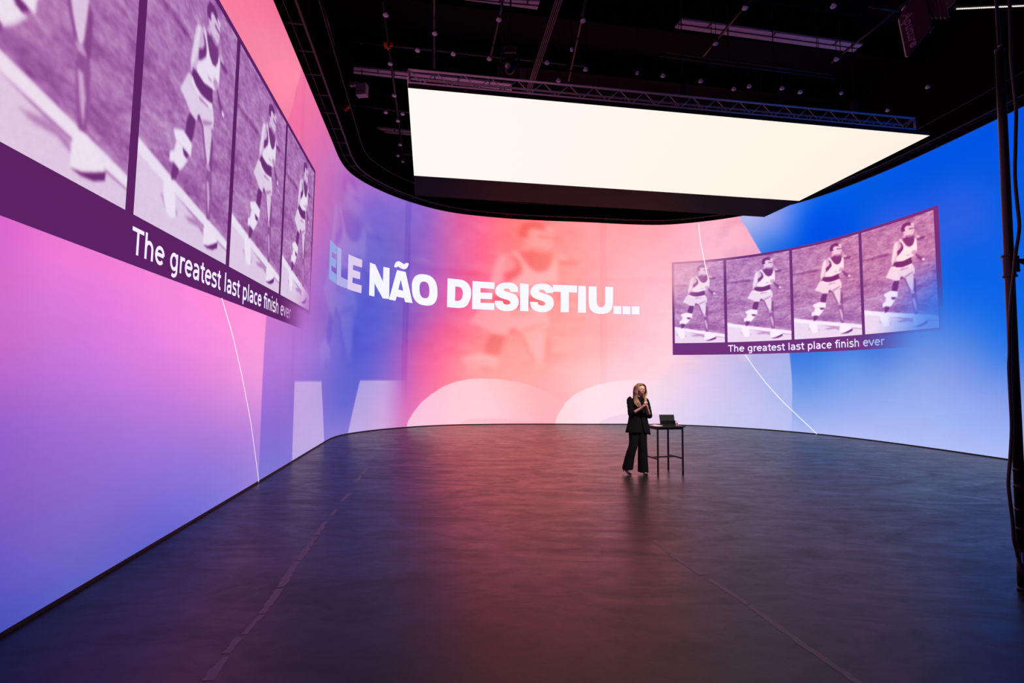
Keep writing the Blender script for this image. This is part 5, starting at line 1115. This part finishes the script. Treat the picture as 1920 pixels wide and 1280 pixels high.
tilt = Matrix.Rotation(R(-14), 3, 'X')
MB().box((.12, .0, .105), (.30, .008, .205), M=tilt).build('tablet_body', M['black'], tbl, bevel=.003)
MB().box((.12, -.035, .05), (.29, .005, .105), M=Matrix.Rotation(R(20), 3, 'X')).build('case_flap', M['black_metal'], tbl, bevel=.002)
MB().box((.12, .06, .006), (.30, .17, .009)).build('keyboard', M['black'], tbl, bevel=.003)
p = on_table(.46, .1)
cp = tag(empty('plastic_cup', p), 'clear plastic cup on the right side of the bar table', 'cup')
MB().tube([(0, 0, .0), (0, 0, .085)], [.026, .037], 20, cap=False).tube([(0, 0, .085), (0, 0, .0875)], [.039, .039], 20, cap=False).build('cup_wall', M['cup'], cp, smooth=True)
MB().tube([(0, 0, 0), (0, 0, .004)], .026, 20).build('cup_base', M['cup'], cp)
MB().tube([(0, 0, .006), (0, 0, .05)], [.025, .031], 20).build('drink', mat('pale pink drink', (235, 190, 190), .2, trans=.3), cp)
p = on_table(.03, .12)
o = MB().box((0, 0, .002), (.16, .2, .004), rz=.3).box((.03, .03, .006), (.14, .18, .003), rz=.7).build('paper_sheet', M['paper']); o.location = p
tag(o, 'crumpled pale note sheets on the left side of the bar table', 'paper')
p = on_table(-.02, .3)
o = MB().box((0, 0, .005), (.16, .08, .010), rz=.1).build('phone', M['black'], bevel=.002); o.location = p; tag(o, 'flat black phone at the back left of the bar table', 'phone')

# ------------------------------------------------------------------ the woman on stage
WO = Vector((2.4, 9.7, 0))
wm = tag(empty('person', WO), 'woman with long blonde hair and glasses in black suit, clasping hands beside the bar table', 'person')
def V3(*a): return Vector(a)
# landmarks: x to the right of the picture, y away from the camera, z up
SHL, SHR = V3(-.150, .02, 1.385), V3(.120, .0, 1.37)          # left/right as seen in the picture
ELL, ELR = V3(-.150, -.05, 1.115), V3(.185, -.04, 1.085)
WRL, WRR = V3(.018, -.235, 1.258), V3(.100, -.225, 1.240)
HDL, HDR = V3(.040, -.262, 1.318), V3(.078, -.255, 1.312)
KNL, KNR = V3(-.125, -.03, .50), V3(.060, -.02, .50)
ANL, ANR = V3(-.235, .06, .125), V3(.085, .01, .10)
HEAD = V3(.030, -.03, 1.575); YAW = R(20)                      # the face turns towards the table
Fd = V3(math.sin(YAW), -math.cos(YAW), 0); Rd = V3(math.cos(YAW), math.sin(YAW), 0); Ud = V3(0, 0, 1)
HM = Matrix((Rd, Fd, Ud)).transposed()                          # head space: x = sideways, y = forward, z = up
def hp(x, y, z): return HEAD + HM @ V3(x, y, z)

def skinned(nodes, edges, radii, root):
    me = bpy.data.meshes.new('tmp'); me.from_pydata([tuple(n) for n in nodes], edges, [])
    o = bpy.data.objects.new('tmp', me); COL.objects.link(o)
    m = o.modifiers.new('skin', 'SKIN'); m.use_smooth_shade = True; m.branch_smoothing = .3
    for i, r in enumerate(radii):
        sv = me.skin_vertices[0].data[i]; sv.radius = r if isinstance(r, tuple) else (r, r); sv.use_root = (i == root)
    s = o.modifiers.new('sub', 'SUBSURF'); s.levels = 2; s.render_levels = 2
    r = bpy.data.meshes.new_from_object(o.evaluated_get(bpy.context.evaluated_depsgraph_get()))
    bpy.data.objects.remove(o); return r

nodes = []; edges = []; rad = []
def nd(p, r, parent=None):
    nodes.append(p); rad.append(r); i = len(nodes) - 1
    if parent is not None: edges.append((parent, i))
    return i
pel = nd(V3(-.02, .02, .90), (.125, .09))
waist = nd(V3(-.015, .02, 1.06), (.105, .075), pel); chest = nd(V3(-.012, .015, 1.24), (.125, .09), waist)
neck0 = nd(V3(.0, .012, 1.385), (.062, .055), chest); neck1 = nd(V3(.012, .0, 1.455), (.046, .048), neck0); nd(V3(.022, -.01, 1.52), (.045, .048), neck1)
for sh, el, wr, hd, sg in ((SHL, ELL, WRL, HDL, 1), (SHR, ELR, WRR, HDR, -1)):
    a = nd(sh, .048, chest); b = nd(sh.lerp(el, .5), .041, a); c = nd(el, .036, b); d = nd(el.lerp(wr, .4), .034, c); e = nd(wr, .0225, d)
    nd(wr.lerp(hd, .6), .026, e)
for hx, kn, an, sg in ((-.085, KNL, ANL, -1), (.055, KNR, ANR, 1)):
    a = nd(V3(hx, .02, .84), .085, pel); b = nd(V3(hx, .01, .70).lerp(kn, .15), .072, a); c = nd(kn, .052, b); d = nd(kn.lerp(an, .4), .050, c); e = nd(an, .034, d)
body_me = skinned(nodes, edges, rad, pel)

# hands: palms facing each other, fingers laced and curled over one another
hand = MB()
def finger(base, dirs, lens, r):
    P = [base]
    for dd, l in zip(dirs, lens): P.append(P[-1] + dd.normalized() * l)
    P = crv(P, 4); n = len(P); hand.tube(P, [r * (1 - .28 * i / (n - 1)) for i in range(n)], 8)
    hand.ball(tuple(P[-1]), r * .74, 8, 6)
for wr, hd, sg in ((WRL, HDL, 1), (WRR, HDR, -1)):
    ax = (hd - wr).normalized(); inn = V3(sg, 0, 0); inn = (inn - ax * inn.dot(ax)).normalized(); fw = ax.cross(inn).normalized()
    if fw.y > 0: fw = -fw
    # palm: a flattened tapered block
    Mx = Matrix((inn, fw, ax)).transposed()
    hand.ball(tuple(wr.lerp(hd, .62)), (.017, .036, .047), 14, 10, M=Mx)
    hand.ball(tuple(wr.lerp(hd, .25) + fw * .012), (.017, .022, .03), 12, 8, M=Mx)
    top = hd + ax * .006
    for k, (off, l) in enumerate(((.028, .84), (.010, .95), (-.008, .9), (-.025, .72))):
        b = top + fw * off + ax * (.012 - abs(k - 1.2) * .004) - inn * .002
        finger(b, (ax * .8 + inn * .35, inn * 1.0 + ax * .25, inn * .35 - ax * .9), (.032 * l, .024 * l, .02 * l), .0082)
    tb_ = wr.lerp(hd, .35) + fw * .028
    finger(tb_, (ax * .7 + fw * .6, ax * 1.0 + inn * .15, ax * .9 + inn * .4), (.026, .024, .018), .0095)
# feet inside the shoes
feet = MB()
feet.tube([ANL, V3(-.262, .075, .10), V3(-.235, .02, .065), V3(-.205, -.035, .03)], [.030, .030, .030, .026], 12)
feet.tube([ANR, V3(.088, .03, .075), V3(.090, -.05, .05), V3(.095, -.11, .025)], [.032, .032, .030, .026], 12)
# head: one shaped surface
def head_surface():
    V = []; F = []; nu, nv = 40, 30
    for j in range(nv + 1):
        th = math.pi * j / nv; z = math.cos(th)
        for k in range(nu):
            ph = 2 * math.pi * k / nu; x = math.sin(th) * math.cos(ph); y = math.sin(th) * math.sin(ph)
            X_, Y_, Z_ = x * .074, y * .092, z * .112
            if Z_ < 0:                                            # jaw narrows to the chin
                t = -Z_ / .112; X_ *= 1 - .46 * t ** 1.5; Y_ = Y_ * (1 - .18 * t) + .012 * t
                if Y_ < 0: Y_ *= 1 - .45 * t
            if Y_ > 0:
                g = lambda cx, cz, sx, sz: math.exp(-((X_ - cx) / sx) ** 2 - ((Z_ - cz) / sz) ** 2)
                Y_ *= .96
                Y_ += .017 * g(0, -.030, .009, .011) + .012 * g(0, -.012, .008, .022) - .007 * (g(.029, .002, .014, .010) + g(-.029, .002, .014, .010))
                Y_ += .005 * g(0, .022, .04, .008) + .003 * g(0, -.060, .02, .012) - .003 * g(0, -.048, .02, .004) + .007 * g(0, -.098, .018, .014)
                Y_ += .004 * (g(.042, -.03, .018, .018) + g(-.042, -.03, .018, .018))
            V.append(hp(X_, Y_, Z_))
    for j in range(nv):
        for k in range(nu): F.append((j*nu+k, (j+1)*nu+k, (j+1)*nu+(k+1) % nu, j*nu+(k+1) % nu))
    return V, F
hm = MB(); hm.add(*head_surface())
for sx in (-1, 1):
    hm.ball(tuple(hp(sx * .076, -.006, -.008)), (.009, .019, .031), 12, 8, M=HM)
bm = bmesh.new(); bm.from_mesh(body_me)
for part in (hand, feet, hm):
    t_ = bpy.data.meshes.new('t'); t_.from_pydata(part.v, [], part.f); bm.from_mesh(t_)
bmesh.ops.recalc_face_normals(bm, faces=bm.faces)
me = bpy.data.meshes.new('body'); bm.to_mesh(me); bm.free()
body = link('body', me, M['skin'], wm, True)
rm = body.modifiers.new('one skin', 'REMESH'); rm.mode = 'VOXEL'; rm.voxel_size = .0035; rm.use_smooth_shade = True
sm_ = body.modifiers.new('soften', 'SMOOTH'); sm_.factor = .5; sm_.iterations = 2
tag(body, 'bare face, neck, forearms, hands and foot')

# face details
for sx in (-1, 1):
    e = MB().ball(tuple(hp(sx * .029, .074, .002)), (.0125, .008, .0075), 14, 10, M=HM).build('eye', M['white'], wm, smooth=True)
    i_ = MB().ball(tuple(hp(sx * .029 + .002, .0805, .002)), (.0055, .003, .0055), 12, 8, M=HM).build('iris', M['iris'], e, smooth=True)
    MB().tube([hp(sx * .013, .088, .0255), hp(sx * .028, .0865, .0275), hp(sx * .046, .077, .022)], [.0018, .0022, .0014], 8).build('eyebrow', M['brow'], wm, smooth=True)
    # glasses rim
gl = MB()
for sx in (-1, 1):
    ring = [hp(sx * .031 + .025 * math.cos(a), .100 - .10 * abs(.031 + sx * .025 * math.cos(a)) ** 1.3, .000 + .0185 * math.sin(a) - (.002 if math.sin(a) < 0 else 0)) for a in np.linspace(0, 2 * math.pi, 25)]
    gl.tube(ring, .0022, 6, cap=False)
    gl.tube([hp(sx * .056, .096, .006), hp(sx * .070, .080, .006), hp(sx * .079, .01, .0)], .0018, 6)
gl.tube([hp(-.006, .101, .003), hp(0, .104, .005), hp(.006, .101, .003)], .002, 6)
gl.build('glasses', M['glasses'], wm, smooth=True)
MB().tube([hp(-.023, .078, -.053), hp(-.010, .0875, -.053), hp(0, .0885, -.0545), hp(.010, .0875, -.053), hp(.023, .078, -.053)], [.0008, .002, .0019, .002, .0008], 8).tube([hp(-.021, .078, -.055), hp(-.008, .0865, -.0625), hp(.008, .0865, -.0625), hp(.021, .078, -.055)], [.0008, .0024, .0024, .0008], 8).build('lips', M['lip'], wm, smooth=True)
MB().tube([hp(-.016, .0835, -.0565), hp(0, .0875, -.058), hp(.016, .0835, -.0565)], [.001, .0022, .001], 6).build('teeth', M['white'], wm, smooth=True)

# hair: scalp cap and long locks falling over both shoulders
rng = random.Random(11); hb = MB()
V = []; F = []; nu, nv = 36, 16
for j in range(nv + 1):
    th = math.pi * .62 * j / nv
    for k in range(nu):
        ph = 2 * math.pi * k / nu; x = math.sin(th) * math.cos(ph); y = math.sin(th) * math.sin(ph); z = math.cos(th)
        lim = 1.0
        if y > .2: z = max(z, .42 + .28 * y)                     # hairline above the forehead
        V.append(hp(x * .086, y * .094 - .008, z * .118 + .006))
for j in range(nv):
    for k in range(nu): F.append((j*nu+k, (j+1)*nu+k, (j+1)*nu+(k+1) % nu, j*nu+(k+1) % nu))
hb.add(V, F)
for side in (-1, 1):
    for i in range(120):
        t = rng.random(); back = rng.random()
        a0 = hp(side * (.006 + .02 * rng.random()), .070 - .135 * back, .112 - .02 * (back - .4) ** 2)
        y1 = .062 - .12 * back
        a1 = hp(side * .074, y1 * .95, .066); a2 = hp(side * (.090 + .004 * t), y1 * .8, .0); a3 = hp(side * (.098 + .014 * t), y1 * .7 - .0, -.07)
        if side < 0:  # picture left: falls forward over the shoulder
            a4 = V3(-.100 + .07 * t + .0 * back, -.085 + .05 * back, 1.40); a5 = V3(-.105 + .110 * t, -.135 + .045 * back, 1.31); a6 = V3(-.055 + .075 * t, -.150 + .04 * back, 1.245 + .03 * rng.random())
        else:
            a4 = V3(.090 + .03 * t, -.08 + .05 * back, 1.42); a5 = V3(.080 + .04 * t, -.13 + .04 * back, 1.35); a6 = V3(.075 + .04 * t, -.15 + .03 * back, 1.29 + .03 * rng.random())
        P = crv([a0, a1, a2, a3, a4, a5, a6], 5); n = len(P)
        hb.tube(P, [.0035 + .0045 * math.sin(math.pi * min(1, .1 + .85 * i_ / n)) for i_ in range(n)], 6, flat=.6)
for i in range(28):                                               # back of the head
    x = i / 27 * 2.6 - 1.05
    P = crv([hp(x * .03, -.03, .118), hp(x * .075, -.088, .05), hp(x * .085, -.105, -.03), hp(x * .09, -.10, -.11), V3(.01 + x * .09, .105, 1.36), V3(.0 + x * .085, .12, 1.27)], 4)
    hb.tube(P, [.013] * len(P), 7, flat=.6)
hb.build('hair', M['hair'], wm, smooth=True)

# clothing
def cloth(mb, name, m, sub=1, thick=.0):
    o = mb.build(name, m, wm, smooth=True)
    if sub: s = o.modifiers.new('smooth', 'SUBSURF'); s.levels = sub; s.render_levels = sub
    return o
# knit top with high neck
t = MB(); t.loft([((-.015, .015, .93), .150, .112, 0), ((-.015, .015, 1.05), .130, .104, 0), ((-.012, .012, 1.2), .134, .102, 0), ((-.01, .012, 1.33), .135, .090, 0), ((.0, .01, 1.385), .095, .070, 0), ((.006, .006, 1.41), .060, .058, 0), ((.012, .002, 1.445), .053, .054, 0)], 28, cap=False)
cloth(t, 'knit_top', M['top'])
# jacket: open loft with lapel shapes and flared hem
j = MB()
secs = [((-.012, .02, .770), .235, .150), ((-.012, .02, .86), .212, .140), ((-.012, .018, .96), .185, .126), ((-.012, .016, 1.06), .168, .118), ((-.012, .014, 1.16), .166, .118), ((-.012, .012, 1.26), .174, .116), ((-.013, .012, 1.345), .176, .104), ((-.010, .012, 1.395), .140, .082), ((.0, .012, 1.415), .085, .064)]
n = 40; V = []; F = []
for (c, a, b) in secs:
    for k in range(n):
        # opening in front, narrow at the waist button
        z = c[2]; gap = .10 + .30 * max(0, (z - 1.12) / .3) ** 1.2 + .35 * max(0, (1.0 - z) / .25) ** 1.3
        ang = -math.pi / 2 + gap / 2 + (2 * math.pi - gap) * k / (n - 1) + .12
        fold = 1 + .02 * math.sin(ang * 7 + z * 9) * max(0, (1.05 - z)) * 3
        ct, st = math.cos(ang), math.sin(ang)
        zz = z - (.05 * max(0, ct) ** 4 + .03 * max(0, st)) * (1 if z < .8 else 0)
        V.append((c[0] + a * fold * math.copysign(abs(ct) ** .85, ct), c[1] + b * fold * math.copysign(abs(st) ** .85, st), zz))
for i in range(len(secs) - 1):
    for k in range(n - 1): F.append((i*n+k, i*n+k+1, (i+1)*n+k+1, (i+1)*n+k))
j.add(V, F)
jo = j.build('jacket', M['suit'], wm, smooth=True)
m_ = jo.modifiers.new('cloth thickness', 'SOLIDIFY'); m_.thickness = .007; m_.offset = 0
m_ = jo.modifiers.new('smooth', 'SUBSURF'); m_.levels = 1; m_.render_levels = 1
for sx in (-1, 1):      # lapels
    MB().add([(.012 + sx * .012, -.118, 1.10), (.012 + sx * .035, -.114, 1.27), (.012 + sx * .095, -.098, 1.335), (.01 + sx * .075, -.095, 1.36), (.006 + sx * .05, -.07, 1.40), (.010 + sx * .012, -.107, 1.29),
              (.012 + sx * .012, -.110, 1.10), (.012 + sx * .035, -.106, 1.27), (.012 + sx * .095, -.090, 1.335), (.01 + sx * .075, -.087, 1.36), (.006 + sx * .05, -.062, 1.40), (.010 + sx * .012, -.099, 1.29)],
             [(0, 1, 2, 3, 4, 5), (11, 10, 9, 8, 7, 6)] + [(i, 6 + i, 6 + (i + 1) % 6, (i + 1) % 6) for i in range(6)]).build('lapel', M['suit'], wm)
# sleeves pushed up to the forearm
for sh, el, wr, s0 in ((SHL, ELL, WRL, -1), (SHR, ELR, WRR, 1)):
    end = el.lerp(wr, .38)
    P = crv([sh + V3(s0 * -.03, 0, .012), sh + V3(s0 * .012, 0, -.015), sh.lerp(el, .33) + V3(s0 * .012, 0, 0), sh.lerp(el, .66) + V3(s0 * .008, 0, 0), el + V3(s0 * .006, .012, -.004), el.lerp(wr, .2), end], 4)
    n = len(P); rr = [(.064 - .010 * (i / (n - 1))) * (1 + .05 * math.sin(i * 2.1)) for i in range(n)]; rr[-1] = .050; rr[0] = .040
    sl_ = MB().tube(P, rr, 18, cap=False).build('sleeve', M['suit'], wm, smooth=True)
    m_ = sl_.modifiers.new('cloth thickness', 'SOLIDIFY'); m_.thickness = .006; m_.offset = -1
    m_ = sl_.modifiers.new('smooth', 'SUBSURF'); m_.levels = 1; m_.render_levels = 1
# wide trousers: hips then two flared legs
tr = MB()
tr.loft([((-.015, .02, 1.02), .130, .100, 0), ((-.015, .02, .93), .160, .118, 0), ((-.015, .02, .84), .172, .125, 0), ((-.013, .02, .77), .170, .118, 0)], 28)
def leg(pts):
    tr.loft([(p, a, b, rz) for p, a, b, rz in pts], 26, e=2.3)
leg([((-.095, .02, .83), .092, .112, 0), ((-.098, .01, .72), .088, .10, 0), ((-.105, -.015, .60), .082, .09, 0), ((-.118, -.025, .52), .084, .088, .0), ((-.150, -.010, .42), .086, .092, 0), ((-.176, .015, .30), .088, .100, .1), ((-.196, .035, .17), .092, .114, .15), ((-.210, .04, .085), .095, .120, .15)])
leg([((.062, .02, .83), .092, .112, 0), ((.060, .01, .72), .088, .10, 0), ((.062, -.005, .60), .084, .092, 0), ((.064, -.010, .50), .084, .090, 0), ((.068, .0, .40), .088, .095, 0), ((.070, .005, .26), .090, .104, 0), ((.073, .005, .13), .094, .112, 0), ((.075, .005, .045), .097, .118, 0)])
o = cloth(tr, 'trousers', M['suit'], 0)
m_ = o.modifiers.new('one cloth', 'REMESH'); m_.mode = 'VOXEL'; m_.voxel_size = .007; m_.use_smooth_shade = True
m_ = o.modifiers.new('soften', 'SMOOTH'); m_.iterations = 5
# shoes: pointed slingback heels
def shoe(toe, ball, heel, top):
    s = MB(); d = (toe - ball); d.z = 0; d.normalize()
    s.tube([ball - d * .05 + V3(0, 0, .012), ball, ball.lerp(toe, .55), toe], [.030, .036, .027, .006], 16, flat=.55)
    s.tube([heel, ball + V3(0, 0, -.006)], [.026, .030], 14, flat=.28)
    s.tube([heel, V3(heel.x, heel.y + .004, max(.004, heel.z - .085))], [.016, .005], 10)
    o = s.build('shoe', M['leather'], wm, smooth=True)
    sd = V3(-d.y, d.x, 0) * .030
    MB().tube(crv([ball - d * .03 + sd + V3(0, 0, .02), heel.lerp(top, .6) + sd * .7, top - d * .042, heel.lerp(top, .6) - sd * .7, ball - d * .03 - sd + V3(0, 0, .02)], 4), .0035, 6).build('heel_strap', M['leather'], o, smooth=True)
shoe(V3(-.165, -.125, .012), V3(-.200, -.055, .024), V3(-.275, .070, .115), V3(-.27, .075, .155))
shoe(V3(.100, -.205, .012), V3(.096, -.115, .024), V3(.088, .035, .088), V3(.088, .04, .13))
